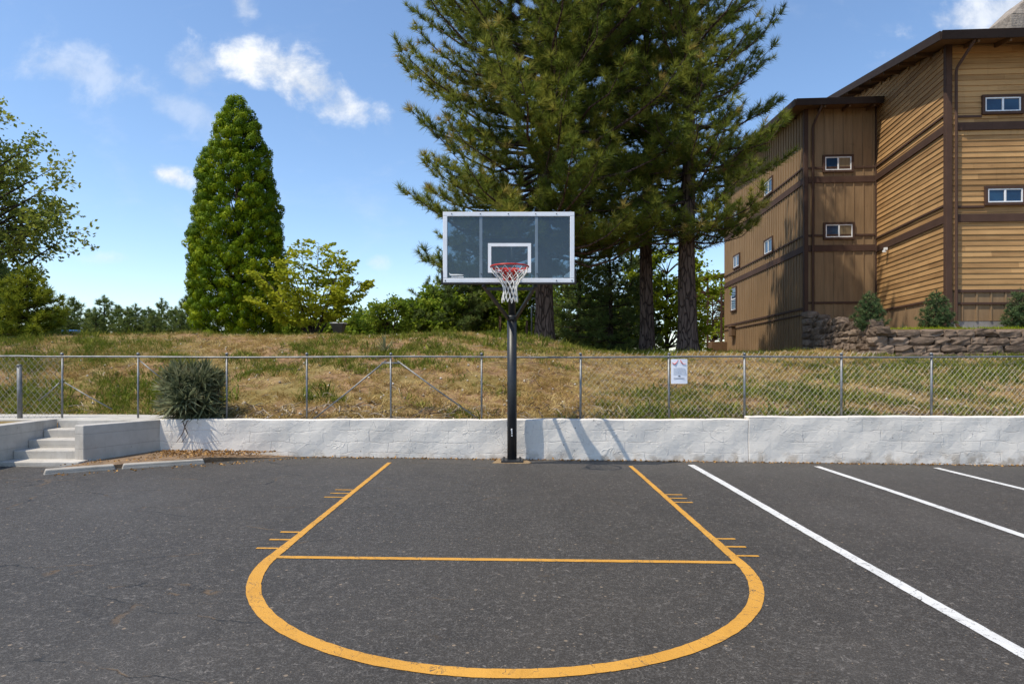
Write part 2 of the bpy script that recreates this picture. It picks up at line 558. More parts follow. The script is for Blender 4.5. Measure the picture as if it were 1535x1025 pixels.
M['chimney'] = m_noise('chimney_stone', (.20, .165, .135), (.36, .31, .26), 5.0, .9, .8, 14.0, dist=.04)
M['pine_bark'] = mat_bark('pine_bark', (.075, .050, .040), (.165, .115, .09))
M['dark_bark'] = mat_bark('dark_bark', (.045, .034, .027), (.10, .075, .058), 11.0)
M['wood_post'] = mat_bark('weathered_wood', (.11, .065, .04), (.20, .125, .08), 9.0)
M['pine'] = m_leaf('pine_needles', [(0, (.060, .092, .018)), (.4, (.155, .195, .032)), (.75, (.275, .285, .048)), (1, (.38, .29, .09))], .5)
M['pine2'] = m_leaf('dark_pine_needles', [(0, (.056, .090, .020)), (.4, (.145, .185, .034)), (.75, (.26, .275, .048)), (1, (.36, .28, .085))], .5)
M['thuja'] = m_leaf('arborvitae_leaves', [(0, (.060, .115, .005)), (.45, (.155, .235, .007)), (.8, (.28, .345, .011)), (1, (.38, .41, .016))], .24)
M['maple'] = m_leaf('maple_leaves', [(0, (.19, .225, .014)), (.5, (.345, .375, .024)), (1, (.50, .485, .045))], .48)
M['broad'] = m_leaf('ash_leaves', [(0, (.11, .145, .028)), (.5, (.225, .265, .044)), (1, (.40, .40, .07))], .5)
M['shade_leaf'] = m_leaf('shrub_leaves', [(0, (.075, .13, .014)), (.5, (.17, .25, .022)), (1, (.33, .37, .04))], .45)
M['lime'] = m_leaf('lime_leaves', [(0, (.15, .21, .012)), (.5, (.27, .34, .02)), (1, (.40, .44, .03))], .45)
M['spruce'] = m_leaf('spruce_needles', [(0, (.035, .070, .028)), (.5, (.075, .125, .050)), (1, (.16, .20, .075))], .2)
M['far_con'] = m_leaf('far_conifer_needles', [(0, (.055, .092, .026)), (.5, (.12, .17, .048)), (1, (.22, .25, .065))], .35)
M['young'] = m_leaf('young_conifer_needles', [(0, (.09, .13, .014)), (.5, (.18, .215, .02)), (1, (.31, .32, .03))], .4)
M['spiky'] = m_leaf('greygreen_blades', [(0, (.075, .092, .045)), (.5, (.175, .19, .095)), (1, (.38, .34, .20))], .3)
M['dry_grass'] = m_leaf('dry_grass', [(0, (.22, .135, .042)), (.5, (.46, .315, .105)), (1, (.66, .52, .25))], .25, .7)
M['green_grass'] = m_leaf('green_grass', [(0, (.075, .105, .013)), (.5, (.155, .19, .022)), (1, (.28, .27, .05))], .3, .7)
M['litter'] = m_leaf('leaf_litter', [(0, (.12, .06, .025)), (.5, (.33, .17, .05)), (1, (.50, .30, .12))], .1, .8)
M['twig'] = m_leaf('dead_twigs', [(0, (.08, .055, .04)), (.5, (.20, .145, .095)), (1, (.46, .38, .28))], .0, .9)
M['pebble'] = m_leaf('pale_pebbles', [(0, (.25, .2, .16)), (1, (.62, .57, .5))], .0, .9)
M['bin_dark'] = m_noise('dark_plastic', (.05, .048, .045), (.09, .085, .08), 5.0, .6)
M['bin_pale'] = m_noise('pale_lid', (.6, .6, .6), (.7, .7, .7), 5.0, .5)
M['blue'] = m_noise('blue_tarp', (.03, .12, .32), (.05, .17, .42), 5.0, .5)


# ------------------------------------------------------------------ ground
def build_ground():
    xs = np.unique(np.concatenate([np.linspace(-300, -30, 19), np.linspace(-30, 30, 201), np.linspace(30, 300, 19)]))
    ys = np.unique(np.concatenate([np.linspace(-300, 9.9, 12), [10.08, 10.13], np.linspace(10.2, 26, 90), np.linspace(26, 60, 18), np.linspace(60, 400, 12)]))
    X, Y = np.meshgrid(xs, ys)
    Z = np.where(Y < 10.1, -.35 + gz(X) * (np.abs(X) < 31), tz(X, Y))
    n, m = X.shape
    V = np.stack([X, Y, Z], -1).reshape(-1, 3)
    i = np.arange(n * m).reshape(n, m)
    Fc = np.stack([i[:-1, :-1], i[:-1, 1:], i[1:, 1:], i[1:, :-1]], -1).reshape(-1, 4)
    o = np_mesh('ground', V, Fc, np.zeros(len(V)), M['hill'])
    o.data.polygons.foreach_set('use_smooth', [True] * len(o.data.polygons))
    tag(o, kind='structure')
    mb = MB()
    mb.hexa([(-30, -25, gz(-30) - .2), (30, -25, gz(30) - .2), (30, 10.06, gz(30) - .2), (-30, 10.06, gz(-30) - .2),
             (-30, -25, gz(-30)), (30, -25, gz(30)), (30, 10.06, gz(30)), (-30, 10.06, gz(-30))])
    tag(mb.build('parking_lot', M['asphalt']), kind='structure')


def strip(polyline, w, h=.004):
    """a painted line lying on the asphalt, with slightly ragged edges"""
    pts = [Vector((p[0], p[1], 0)) for p in polyline]
    ws = w if hasattr(w, '__len__') else [w] * len(pts)
    vs, fs = [], []
    for i, p in enumerate(pts):
        t = (pts[min(i + 1, len(pts) - 1)] - pts[max(i - 1, 0)]).normalized()
        for s in (1, -1):
            q = p + Vector((-t.y, t.x, 0)) * (s * (ws[i] / 2 + random.uniform(-.0025, .0025)))
            vs.append((q.x, q.y, gz(q.x) + h))
    for i in range(len(pts) - 1):
        fs.append((2 * i, 2 * i + 1, 2 * i + 3, 2 * i + 2))
    return vs, fs


def build_lines():
    cx, r, yf = -.045, 1.785, 4.86
    mb = MB()
    path = [(cx - r, y) for y in np.arange(9.53, yf + .1, -.06)]
    n1 = len(path)
    path += [(cx - r * math.cos(a), yf - r * .995 * math.sin(a)) for a in np.linspace(0, math.pi, 140)]
    path += [(cx + r - .02 * min(1, (y - yf) / 4) * -1, y) for y in np.arange(yf + .06, 9.5, .06)]
    ws = [.060 + .032 * float(sm(yf + 1.2, yf - .5, p[1])) for p in path]
    mb.add(*strip(path, ws))
    for s in (-1, 1):
        for yy, L in ((7.46, .205), (7.26, .205), (7.05, .21), (5.59, .165), (5.35, .17), (5.10, .18)):
            x0 = cx + s * (r + .034)
            mb.add(*strip([(x0 + s * L * k / 6, yy - .05 * (s > 0)) for k in range(7)], .036))
    mb.add(*strip([(x, yf + .015) for x in np.linspace(cx - r + .04, cx + r - .04, 70)], .060))
    tag(mb.build('court_marking', M['yellow']), kind='structure')
    for k, x in enumerate((2.70, 4.62, 6.43)):
        mb = MB()
        mb.add(*strip([(x + .012 * math.sin(y * .9 + k), y) for y in np.arange(-6, 9.68, .06)], .10))
        tag(mb.build('parking_line', M['white_line']), kind='structure')


build_ground()
build_lines()


# ------------------------------------------------------------------ walls and stairs
def rough_wall(name, x0, x1, y0, y1, z0, z1, mat, label):
    """painted masonry wall with a slightly uneven hand-finished face and top"""
    nx = max(4, int((x1 - x0) / .12))
    zs = np.linspace(z0, z1, 10)
    V, Fc = [], []
    ring = [(y0, z) for z in zs] + [(y1, z) for z in zs[::-1]]
    k = len(ring)
    for i in range(nx + 1):
        x = x0 + (x1 - x0) * i / nx
        for j, (y, z) in enumerate(ring):
            w = .006 * math.sin(x * 3.1 + z * 7) + .005 * math.sin(x * 7.7 - z * 11 + 1) + .003 * math.sin(x * 17 + z * 5)
            dz = (.004 * math.sin(x * 2.3) + .003 * math.sin(x * 9.1 + 2)) if j in (9, 10) else 0
            V.append((x, y + (w if j < 10 else 0), z + dz))
    for i in range(nx):
        for j in range(k):
            a, b = i * k + j, i * k + (j + 1) % k
            Fc.append((a, a + k, b + k, b))
    mb = MB().add(V, Fc)
    mb.f.append(tuple(range(k)))
    mb.f.append(tuple(nx * k + j for j in reversed(range(k))))
    o = mb.build(name, mat, None, False, .012)
    return tag(o, label, 'wall')


rough_wall('retaining_wall', -5.62, 3.72, 10.03, 10.22, -.4, .622, M['wall'], 'long low white painted masonry wall behind the basketball pole')
rough_wall('retaining_wall', 3.722, 30, 10.028, 10.23, -.5, .668, M['wall'], 'slightly taller stretch of white painted masonry wall behind the white parking lines')
# angled end wall beside the stairs
mb = MB()
mb.prism([(-6.03, 8.97), (-5.50, 10.10), (-5.68, 10.19), (-6.21, 9.05)], lambda x, y: -.3, lambda x, y: .63 if y < 9.5 else .62)
tag(mb.build('cheek_wall', M['concrete'], None, False, .012), 'short grey concrete wall running back from the right side of the steps', 'wall')
mb = MB()
mb.box((-7.22, 8.45, .16), (.22, 3.05, .96))
tag(mb.build('cheek_wall', M['concrete'], None, False, .012), 'grey concrete wall along the left side of the steps at the frame edge', 'wall')
st = thing('concrete_steps', (-6.6, 9.3, 0), 'short flight of grey concrete steps climbing from the asphalt between two low walls', 'steps')
fr = [8.80, 9.08, 9.37, 9.67, 9.97]
for k, y0 in enumerate(fr):
    z1 = .145 + .119 * k
    y1 = 10.15 if k == 4 else fr[k + 1] + .02
    xr = [-5.98, -6.06, -5.98, -5.85, -5.72][k]
    m2 = MB()
    m2.box(((-7.105 + xr) / 2, (y0 + y1) / 2, z1 / 2 - .05), (7.105 + xr, y1 - y0, z1 + .1))
    m2.build('step', M['pale_concrete'], st, False, .012)
mb = MB()
mb.prism([(-16, 9.999), (-7.34, 9.999), (-7.34, 10.16), (-5.68, 10.16), (-5.55, 10.75), (-6.5, 10.98), (-16, 11.3)], .3, lambda x, y: .628)
tag(mb.build('walkway', M['pale_concrete'], None, False, .01), kind='structure')
mb = MB()
mb.prism([(-16, 6.9), (-7.335, 6.9), (-7.335, 9.995), (-16, 9.995)], -.3, .60)
tag(mb.build('lawn', M['hill']), kind='structure')
# kerb pieces in front
def kerb(p0, p1, w, label):
    a, b = Vector((*p0, 0)), Vector((*p1, 0))
    t = (b - a).normalized()
    nn = Vector((-t.y, t.x, 0))
    P = []
    for z in (-.05, .062):
        e = .0 if z < 0 else .035
        for q, s in ((a, 0), (b, 0), (b, 1), (a, 1)):
            sh = t * (e if q is a else -e)
            pp = q + sh + nn * (w * s + (e * (.5 if s == 0 else -.5)))
            P.append((pp.x, pp.y, gz(pp.x) + z))
    o = MB().hexa(P).build('kerb_block', M['old_concrete'], None, False, .012)
    tag(o, label, 'kerb', 'kerb pieces edging the soil bed')


kerb((-6.02, 8.17), (-5.36, 8.66), .17, 'concrete kerb piece lying at the foot of the steps, nearer the camera')
kerb((-5.33, 8.68), (-4.42, 9.22), .15, 'concrete kerb piece edging the soil bed, farther from the steps')
mb = MB()
poly = [(-6.0, 8.40), (-5.40, 8.80), (-4.44, 9.36), (-3.7, 9.85), (-3.4, 10.035), (-5.56, 10.035), (-5.95, 9.15)]
mb.prism(poly, -.1, lambda x, y: gz(x) + (.05 if y < 9.3 else .075) - (.07 if x > -3.9 else 0))
tag(mb.build('soil_bed', M['soil']), kind='structure')

# ------------------------------------------------------------------ fence
FY = 10.245


def fx(px):
    return (px - HX) / F * FY


fe = thing('chain_link_fence', (0, FY, .56), 'galvanised chain link fence with slim posts and top rail standing behind the white wall', 'fence')
posts = [-170, -40, 93, 207, 340, 460, 586, 722, 870, 1003, 1116, 1261, 1396, 1542, 1690]
rz = EYE + 10 / F * FY
for i, px in enumerate(posts):
    x = fx(px)
    m2 = MB()
    m2.tube([(x, FY, .40), (x + random.uniform(-.008, .008), FY, rz + .045)], .019 if px > 800 else .0155, 8)
    m2.tube([(x, FY, rz + .035), (x, FY, rz + .058), (x, FY, rz + .072)], [.027, .024, .008], 8)
    m2.build('post', M['galv'], fe, True)
m2 = MB()
m2.tube([(fx(px), FY - .012, rz + .006 * math.sin(px * .013) + (.012 if px < 60 else 0)) for px in range(-170, 1700, 40)], .0145, 8)
m2.build('top_rail', M['galv'], fe, True)
for a, b in (((578, 541), (470, 628)), ((596, 541), (716, 627)), ((97, 573), (168, 613)), ((89, 574), (58, 600)), ((209, 540), (250, 572))):
    pa, pb = at(a[0], a[1], FY), at(b[0], b[1], FY)
    m2 = MB()
    mid = (pa + pb) / 2 + Vector((0, 0, -.01))
    m2.tube([pa, mid, pb], .012 if a[0] > 400 else .009, 7)
    m2.build('brace', M['galv'], fe, True)
m2 = MB()
m2.tube([at(572, 544, FY), at(600, 544, FY)], .014, 7)
m2.build('clamp', M['galv'], fe, True)


def wire_panel(x0, x1, z0, z1, p, ang, parent, r=.0027, fade=None):
    m2 = MB()
    H = z1 - z0
    dx = H / math.tan(ang)
    k = 0
    x = x0 - dx
    while x < x1:
        for s, yo in ((1, 0.0), (-1, .006)):
            a = [x, z0]
            b = [x + dx, z1]
            if s < 0:
                a, b = [x, z1], [x + dx, z0]
            # clip to the panel
            if a[0] < x0:
                q = (x0 - a[0]) / (b[0] - a[0])
                a = [x0, a[1] + (b[1] - a[1]) * q]
            if b[0] > x1:
                q = (x1 - a[0]) / (b[0] - a[0])
                b = [x1, a[1] + (b[1] - a[1]) * q]
            if b[0] - a[0] < .02 or (s < 0 and a[0] < x0):
                continue
            pts = []
            for q in np.linspace(0, 1, 4):
                xx, zz = a[0] + (b[0] - a[0]) * q, a[1] + (b[1] - a[1]) * q
                pts.append((xx, FY + .012 + yo + .008 * math.sin(xx * 2.1 + zz * 3), zz))
            m2.tube(pts, r, 3, False)
            # knuckled wire ends above the rail
            if s > 0 and b[1] > z1 - .001 and fx(880) < b[0] < fx(1310):
                e = Vector(pts[-1])
                m2.tube([e, e + Vector((.03, 0, .045)), e + Vector((.055, -.005, .095 * random.uniform(.6, 1.1)))], r * 1.25, 3, False)
        x += p
        k += 1
    return m2.build('wire_mesh', M['wire'], parent)


wire_panel(fx(-170), fx(93), .60, rz, .10, .86, fe)
wire_panel(fx(1003), fx(1690), .64, rz, .088, .86, fe, .0023)
wire_panel(fx(870), fx(1003), .60, rz, .088, .86, fe, .0016)

gp = MB()
gp.tube([at(30, 634, 10.2), at(29, 548, 10.2)], .036, 10)
gp.tube([at(29, 549, 10.2), at(29, 546, 10.2)], [.043, .03], 10)
tag(gp.build('gate_post', M['dark_galv'], None, True), 'thick dark steel post standing alone at the head of the steps', 'post')

# notice on the fence
n0, n1 = at(1006, 575, FY - .04), at(1030.5, 538, FY - .04)
nt = thing('notice', ((n0.x + n1.x) / 2, FY - .04, n0.z), 'white paper notice with two red curved marks tied to the fence', 'notice')
m2 = MB()
nx = 6
for i in range(nx):
    xa, xb = n0.x + (n1.x - n0.x) * i / nx, n0.x + (n1.x - n0.x) * (i + 1) / nx
    bow = lambda x: FY - .036 - .008 * math.sin((x - n0.x) / (n1.x - n0.x) * math.pi)
    m2.hexa([(xa, bow(xa), n0.z), (xb, bow(xb), n0.z), (xb, bow(xb) + .003, n0.z), (xa, bow(xa) + .003, n0.z),
             (xa, bow(xa), n1.z), (xb, bow(xb), n1.z), (xb, bow(xb) + .003, n1.z), (xa, bow(xa) + .003, n1.z)])
m2.build('sheet', M['paper'], nt)
W, Hh = n1.x - n0.x, n1.z - n0.z


def on_sheet(u, v):
    return Vector((n0.x + W * u, FY - .0465, n1.z - Hh * v))


for pts in ([(.06, .15), (.22, .215), (.38, .10), (.42, .03)], [(.56, .03), (.62, .13), (.74, .21), (.90, .19)]):
    m2 = MB()
    q = [on_sheet(*p) for p in pts]
    m2.tube([q[0], (q[0] + q[1]) / 2, q[1], (q[1] + q[2]) / 2, q[2], q[3]], [.004, .008, .011, .008, .005, .003], 6)
    m2.build('red_mark', M['print_red'], nt)
m2 = MB()
for r_ in range(7):
    v = .36 + r_ * .042
    u = .12 + .02 * (r_ % 2)
    while u < .82:
        w = random.uniform(.05, .13)
        p = on_sheet(u + w / 2, v)
        m2.box(p, (W * w, .002, .0055))
        u += w + .03
m2.build('print', M['print_grey'], nt)
m2 = MB()
for u, w in ((.435, .03), (.49, .03), (.525, .06)):
    m2.box(on_sheet(u, .69), (W * w, .002, .018))
m2.box(on_sheet(.48, .785), (W * .66, .002, .008))
m2.build('print', M['print_dark'], nt)

# ------------------------------------------------------------------ basketball hoop
PX, PY, BY = 0.0, 9.82, 8.9
hp = thing('basketball_hoop', (PX, PY, 0), 'basketball hoop with tinted backboard, red rim and white net on a black pole', 'basketball hoop')
m2 = MB()
m2.tube([(PX, PY, -.03), (PX, PY, 2.20)], .074, 20)
m2.build('pole', M['black'], hp, True)
m2 = MB()
m2.tube([(PX, PY, 2.18), (PX, PY, 3.30), (PX, PY, 3.32)], [.056, .056, .03], 18)
m2.build('pole', M['black'], hp, True)
m2 = MB()
m2.tube([(PX, PY, 2.16), (PX, PY, 2.17), (PX, PY, 2.23), (PX, PY, 2.24)], [.075, .083, .083, .07], 20)
m2.build('collar', M['black'], hp, True)
m2 = MB()
m2.box((PX + .0, PY - .04, .018), (.33, .30, .036))
m2.build('base_plate', M['black'], hp, False, .006)
for sx, sy in ((-1, -1), (1, -1), (-1, 1), (1, 1)):
    m2 = MB()
    m2.tube([(PX + sx * .125, PY - .04 + sy * .11, .034), (PX + sx * .125, PY - .04 + sy * .11, .06)], .013, 6)
    m2.build('bolt', M['bolt'], hp)
# arms and braces
for s, xe in ((-1, -.405), (1, .335)):
    m2 = MB()
    m2.bar((PX + s * .055, PY - .03, 2.19), (xe, BY + .07, 2.60), .045)
    m2.build('strut', M['black'], hp, False, .006)
    m2 = MB()
    m2.bar((PX + s * .06, PY - .02, 3.20), (xe * .85, BY + .06, 3.22), .05)
    m2.build('arm', M['black'], hp, False, .006)
m2 = MB()
m2.bar((-.36, BY + .085, 2.553), (.30, BY + .085, 2.553), .045)
m2.build('crossbar', M['black'], hp, False, .006)
m2 = MB()
m2.bar((-.045, PY - .05, 2.72), (-.045, BY + .06, 2.72), .10, .12)
m2.build('arm', M['black'], hp, False, .006)
# backboard
bx, bz, bw, bh = -.0465, 3.12, 1.834, .985
fw = .062
m2 = MB()
y0, y1 = BY - .018, BY + .034
m2.box((bx, BY + .008, bz + bh / 2 - fw / 2), (bw, .052, fw))
m2.box((bx, BY + .008, bz - bh / 2 + fw / 2), (bw, .052, fw))
for s in (-1, 1):
    m2.box((bx + s * (bw / 2 - fw / 2), BY + .008, bz), (fw, .0518, bh - 2 * fw))
bb = m2.build('backboard', M['alu'], hp, False, .006)
m2 = MB()
m2.box((bx, BY + .003, bz), (bw - 2 * fw + .02, .012, bh - 2 * fw + .02))
m2.build('glass_pane', M['glass'], bb)
for x in (-.433, .342):
    m2 = MB()
    m2.box((x, BY + .016, bz), (.042, .044, bh - 2 * fw - .002))
    m2.build('mullion', M['mullion'], bb, False, .004)
m2 = MB()
m2.box((-.045, BY + .045, 3.225), (.70, .05, .05))
m2.build('support_bar', M['black'], bb, False, .005)
m2 = MB()
m2.box((-.045, BY + .06, 2.98), (.06, .05, .46))
m2.build('support_bar', M['black'], bb, False, .005)
tx0, tx1, tza, tzb, tw = -.335, .265, 2.767, 3.178, .045
m2 = MB()
for c, s in ((((tx0 + tx1) / 2, BY - .0055, tzb - tw / 2), (tx1 - tx0, .004, tw)), (((tx0 + tx1) / 2, BY - .0055, tza + tw / 2), (tx1 - tx0, .004, tw)),
             ((tx0 + tw / 2, BY - .0055, (tza + tzb) / 2), (tw, .0038, tzb - tza - 2 * tw)), ((tx1 - tw / 2, BY - .0055, (tza + tzb) / 2), (tw, .0038, tzb - tza - 2 * tw))):
    m2.box(c, s)
m2.build('target_square', M['target_white'], bb)
# dark edge padding along the lower rim
m2 = MB()
m2.box((bx, BY + .01, bz - bh / 2 - .012), (bw + .05, .066, .023))
for s in (-1, 1):
    m2.box((bx + s * (bw / 2 + .0125), BY + .01, bz - bh / 2 + .085), (.023, .066, .17))
m2.build('edge_padding', M['pad'], bb, False, .004)
for x in (-.84, -.44, -.05, .33, .62):
    m2 = MB()
    m2.tube([(x, BY - .017, bz + bh / 2 - .028), (x, BY - .024, bz + bh / 2 - .028)], .008, 8)
    m2.build('bolt', M['bolt'], bb)
for x, z in ((-.93, bz - bh / 2 + .028), (.62, bz - bh / 2 + .028), (.835, bz - bh / 2 + .03), (-.43, 2.75), (.35, 2.75)):
    m2 = MB()
    m2.tube([(x, BY - .0165 + (.014 if abs(x) < .5 else 0), z), (x, BY - .024 + (.012 if abs(x) < .5 else 0), z)], .009, 8)
    m2.build('bolt', M['bolt'], bb)
# marks on the glass, lower corners
m2 = MB()
pz = bz - bh / 2 + .105
m2.tube([(-.872, BY - .005, pz + .03), (-.865, BY - .005, pz + .008), (-.84, BY - .005, pz), (-.76, BY - .005, pz + .002), (-.68, BY - .005, pz)], [.003, .008, .011, .010, .005], 6)
m2.box((-.76, BY - .0055, pz - .026), (.17, .004, .012))
m2.build('decal', M['mark'], bb)
m2 = MB()
for k in range(6):
    hh = .03 + .012 * k
    m2.box((.735 + .017 * k, BY - .0055, pz - .03 + hh / 2), (.011, .004, hh))
m2.build('decal', M['mark_blue'], bb)
# rim
RX, RYc, RZ, RR = -.032, 8.535, 2.795, .252
rim_pts = [(RX + RR * math.cos(a), RYc + RR * math.sin(a), RZ) for a in np.linspace(0, 2 * math.pi, 49)]
m2 = MB()
m2.tube(rim_pts, .0115, 10, False)
rim = m2.build('rim', M['red'], hp, True)
m2 = MB()
m2.hexa([(RX - .085, BY - .03, 2.655), (RX + .085, BY - .03, 2.655), (RX + .085, BY - .008, 2.655), (RX - .085, BY - .008, 2.655),
         (RX - .125, BY - .03, 2.835), (RX + .125, BY - .03, 2.835), (RX + .125, BY - .008, 2.835), (RX - .125, BY - .008, 2.835)])
m2.box((RX, (BY - .03 + RYc + RR - .02) / 2, RZ - .012), (.20, BY - .03 - (RYc + RR - .02), .03))
m2.hexa([(RX - .05, BY - .05, 2.67), (RX + .05, BY - .05, 2.67), (RX + .05, BY - .031, 2.67), (RX - .05, BY - .031, 2.67),
         (RX - .09, RYc + RR - .03, RZ - .028), (RX + .09, RYc + RR - .03, RZ - .028), (RX + .09, BY - .031, RZ - .028), (RX - .09, BY - .031, RZ - .028)])
m2.build('bracket', M['red'], rim, False, .004)
for s in (-1, 1):
    m2 = MB()
    m2.tube([(RX + s * .09, BY - .04, RZ - .03), (RX + s * .17, RYc + .22, RZ - .03), (RX + s * .225, RYc + .10, RZ - .018), (RX + s * .243, RYc + .02, RZ - .01)], .009, 8)
    m2.build('brace', M['red'], rim, True)
# net
m2 = MB()
NS = 12
for i in range(NS):
    for s in (-1, 1):
        pts = []
        for t in np.linspace(0, 1, 22):
            a = 2 * math.pi * (i + .5) / NS + s * t * 2 * math.pi / NS * 3.0
            rr = RR * (1 - .62 * sm(0, .62, t) + .06 * sm(.7, 1, t)) - .006
            sway = .012 * math.sin(t * 3) * t
            rr += .004 * s
            pts.append((RX + rr * math.cos(a) + sway, RYc + rr * math.sin(a), RZ - .012 - .455 * t - .012 * t * math.sin(a * 2 + i)))
        m2.tube(pts, .0052, 5, False)
net = m2.build('net', M['net'], hp, True)
# white marks stuck on the pole
m2 = MB()
yy = PY - .0745
m2.tube([(-.012, yy, .485), (-.008, yy, .50), (.004, yy, .503)], .007, 5)
m2.box((-.004, yy, .475), (.016, .006, .04))
m2.box((-.002, yy, .437), (.018, .006, .018))
m2.box((-.002, yy, .402), (.018, .006, .018))
m2.build('sticker', M['mark'], hp)
# crumbly tan patch and thin board round the pole foot
m2 = MB()
m2.prism([(-.30, 9.60), (-.10, 9.575), (.25, 9.58), (.30, 9.64), (.20, 10.02), (-.22, 10.02)], -.02, .006)
tag(m2.build('soil_patch', M['mulch']), kind='structure')

# ------------------------------------------------------------------ trees
def bez(p0, p1, p2, n):
    ts = np.linspace(0, 1, n)[:, None]
    return (1 - ts) ** 2 * p0 + 2 * ts * (1 - ts) * p1 + ts ** 2 * p2


def conifer(name, loc, label, cat, group, seed, h, tr, z0, prof, dz, nb, elev, needle, mat, bark, tuft=(36, 8, 105, .055), twig=.55, tstep=.17,
            lean=0.0, flare=1.5, up=.35, droop=.18, upcurl=.28, crown_shift=None, tube_sides=5):
    global rng
    rs = np.random.default_rng(seed)
    rng = np.random.default_rng(seed + 1)
    root = thing(name, (0, 0, 0), label, cat, group)
    tr_mb = MB()
    zs = np.concatenate([[-.3, 0, .15, .4, .9], np.linspace(1.6, h, 14)]) if h > 4 else np.linspace(-.1, h, 6)
    wob = lambda z: (lean * z + .05 * math.sin(z * .7 + seed) * min(1, z / 4), .05 * math.sin(z * .5 + 2 * seed) * min(1, z / 4))
    tp, trad = [], []
    for z in zs:
        ox, oy = wob(max(z, 0))
        tp.append((ox, oy, z))
        trad.append(max(.012, tr * (1 - max(z, 0) / h) ** .8 * (1 + (flare - 1) * math.exp(-max(z, 0) * 3.2))))
    tr_mb.tube(tp, trad, 14)
    tr_mb.build('trunk', bark, root, True)
    br = MB()
    P, D, S, T = [], [], [], []
    z = z0
    while z < h - .15:
        L0 = prof(z)
        a0 = rs.uniform(0, 2 * math.pi)
        n = nb + rs.integers(-1, 2)
        for k in range(max(2, n)):
            az = a0 + 2 * math.pi * k / n + rs.uniform(-.35, .35)
            L = L0 * rs.uniform(.72, 1.12)
            zz = z + rs.uniform(-.5, .5) * dz
            if L < .08 or zz > h - .05:
                continue
            ox, oy = wob(zz)
            d = np.array([math.cos(az), math.sin(az), 0])
            e = elev(zz) + rs.uniform(-.12, .12)
            p0 = np.array([ox, oy, zz])
            p2 = p0 + d * L + np.array([0, 0, L * (e + upcurl * .5)])
            p1 = p0 + d * L * .55 + np.array([0, 0, L * (e * .5 - droop)])
            nseg = 6 if L > .8 else 4
            pts = bez(p0, p1, p2, nseg)
            pts[1:-1] += rs.normal(size=(nseg - 2, 3)) * L * .018
            br.tube(pts, np.linspace(max(.006, .017 * L + .004), .006 if L > 1 else .004, nseg), tube_sides, False)
            bt = rs.uniform(0, .35)
            # side shoots
            s = max(.22 * L, .1)
            side = 1
            while s < L:
                t = s / L
                c = (1 - t) ** 2 * p0 + 2 * t * (1 - t) * p1 + t * t * p2
                tl = twig * (.35 + .75 * (1 - t)) * min(1, L / 2.2) * rs.uniform(.7, 1.2) + .05
                side = -side
                ang = az + side * rs.uniform(.55, 1.05)
                td = np.array([math.cos(ang), math.sin(ang), up + rs.uniform(-.2, .25)])
                td /= np.linalg.norm(td)
                ep = c + td * tl
                if tl > .18:
                    br.tube([c, (c + ep) / 2 + np.array([0, 0, -.03 * tl]), ep], [.008, .006, .003], 3, False)
                q = .25 * tl
                while q <= tl + .01:
                    P.append(c + td * q + rs.normal(size=3) * .025)
                    D.append(td + np.array([0, 0, .35]) + rs.normal(size=3) * .25)
                    S.append(needle * rs.uniform(.75, 1.15))
                    T.append(bt + rs.uniform(0, .5) + (.22 if q > tl * .8 else 0))
                    q += tstep
                s += tstep * rs.uniform(1.1, 1.8)
            P.append(p2)
            D.append(p2 - p1 + np.array([0, 0, .2]))
            S.append(needle * rs.uniform(.85, 1.2))
            T.append(bt + rs.uniform(.3, .7))
        z += dz * rs.uniform(.8, 1.2)
    for k in range(3):
        P.append(np.array([*wob(h), h - .1 * k]))
        D.append(np.array([0, 0, 1.0]))
        S.append(needle)
        T.append(.5)
    if br.v:
        br.build('branches', bark, root, True)
    Tm, TF = needle_tuft(*tuft, seed=seed)
    V, Fc, tt = scatter(Tm, TF, np.array(P), np.array(D), np.array(S), np.array(T))
    np_mesh('crown', V, Fc, tt, mat, root)
    root.location = loc
    OFF[root.name] = Vector((0, 0, 0))
    return root


def curve(pts):
    xs, ys = [p[0] for p in pts], [p[1] for p in pts]
    return lambda z: float(np.interp(z, xs, ys))


def place(px, Y, dz=0.0):
    x = (px - HX) / F * Y
    return (x, Y, float(tz(x, Y)) - .03 + dz)


PG = 'tall pines on the crest behind the fence'
conifer('pine_tree', place(816, 22), 'largest spreading pine with a thick trunk right behind the backboard', 'pine tree', PG, 21, 18.5, .33, 3.1,
        curve([(3, 4.2), (5, 4.8), (8.0, 5.1), (11, 4.6), (14, 3.9), (16.5, 2.6), (19, .2)]), .40, 6, curve([(3, -.16), (6, -.02), (9, .14), (14, .34), (21, .6)]),
        .34, M['pine'], M['pine_bark'], twig=1.15, tstep=.17, tuft=(40, 6, 82, .055), up=.6, upcurl=.42)
conifer('pine_tree', place(970, 23.2), 'slimmer pine with a straight dark trunk, second of the three trunks', 'pine tree', PG, 34, 16.5, .27, 4.6,
        curve([(4, 2.4), (6, 3.2), (10, 3.6), (13.5, 2.9), (15, 1.8), (16.5, .2)]), .52, 5, curve([(4, -.15), (8, .1), (14, .35), (21, .6)]),
        .32, M['pine2'], M['pine_bark'], twig=1.0, tstep=.205, tuft=(38, 6, 82, .058), up=.6, upcurl=.42)
conifer('pine_tree', place(1031, 21.4), 'pine with a broad flared trunk nearest the brown building', 'pine tree', PG, 47, 15.8, .33, 3.7,
        curve([(3.5, 2.7), (6, 3.1), (10.5, 3.2), (13.4, 2.9), (14.8, 1.8), (15.8, .2)]), .48, 5, curve([(4, -.15), (8, .12), (14, .4), (21, .6)]),
        .31, M['pine'], M['pine_bark'], twig=1.0, tstep=.185, tuft=(38, 6, 82, .058), up=.6, upcurl=.42)


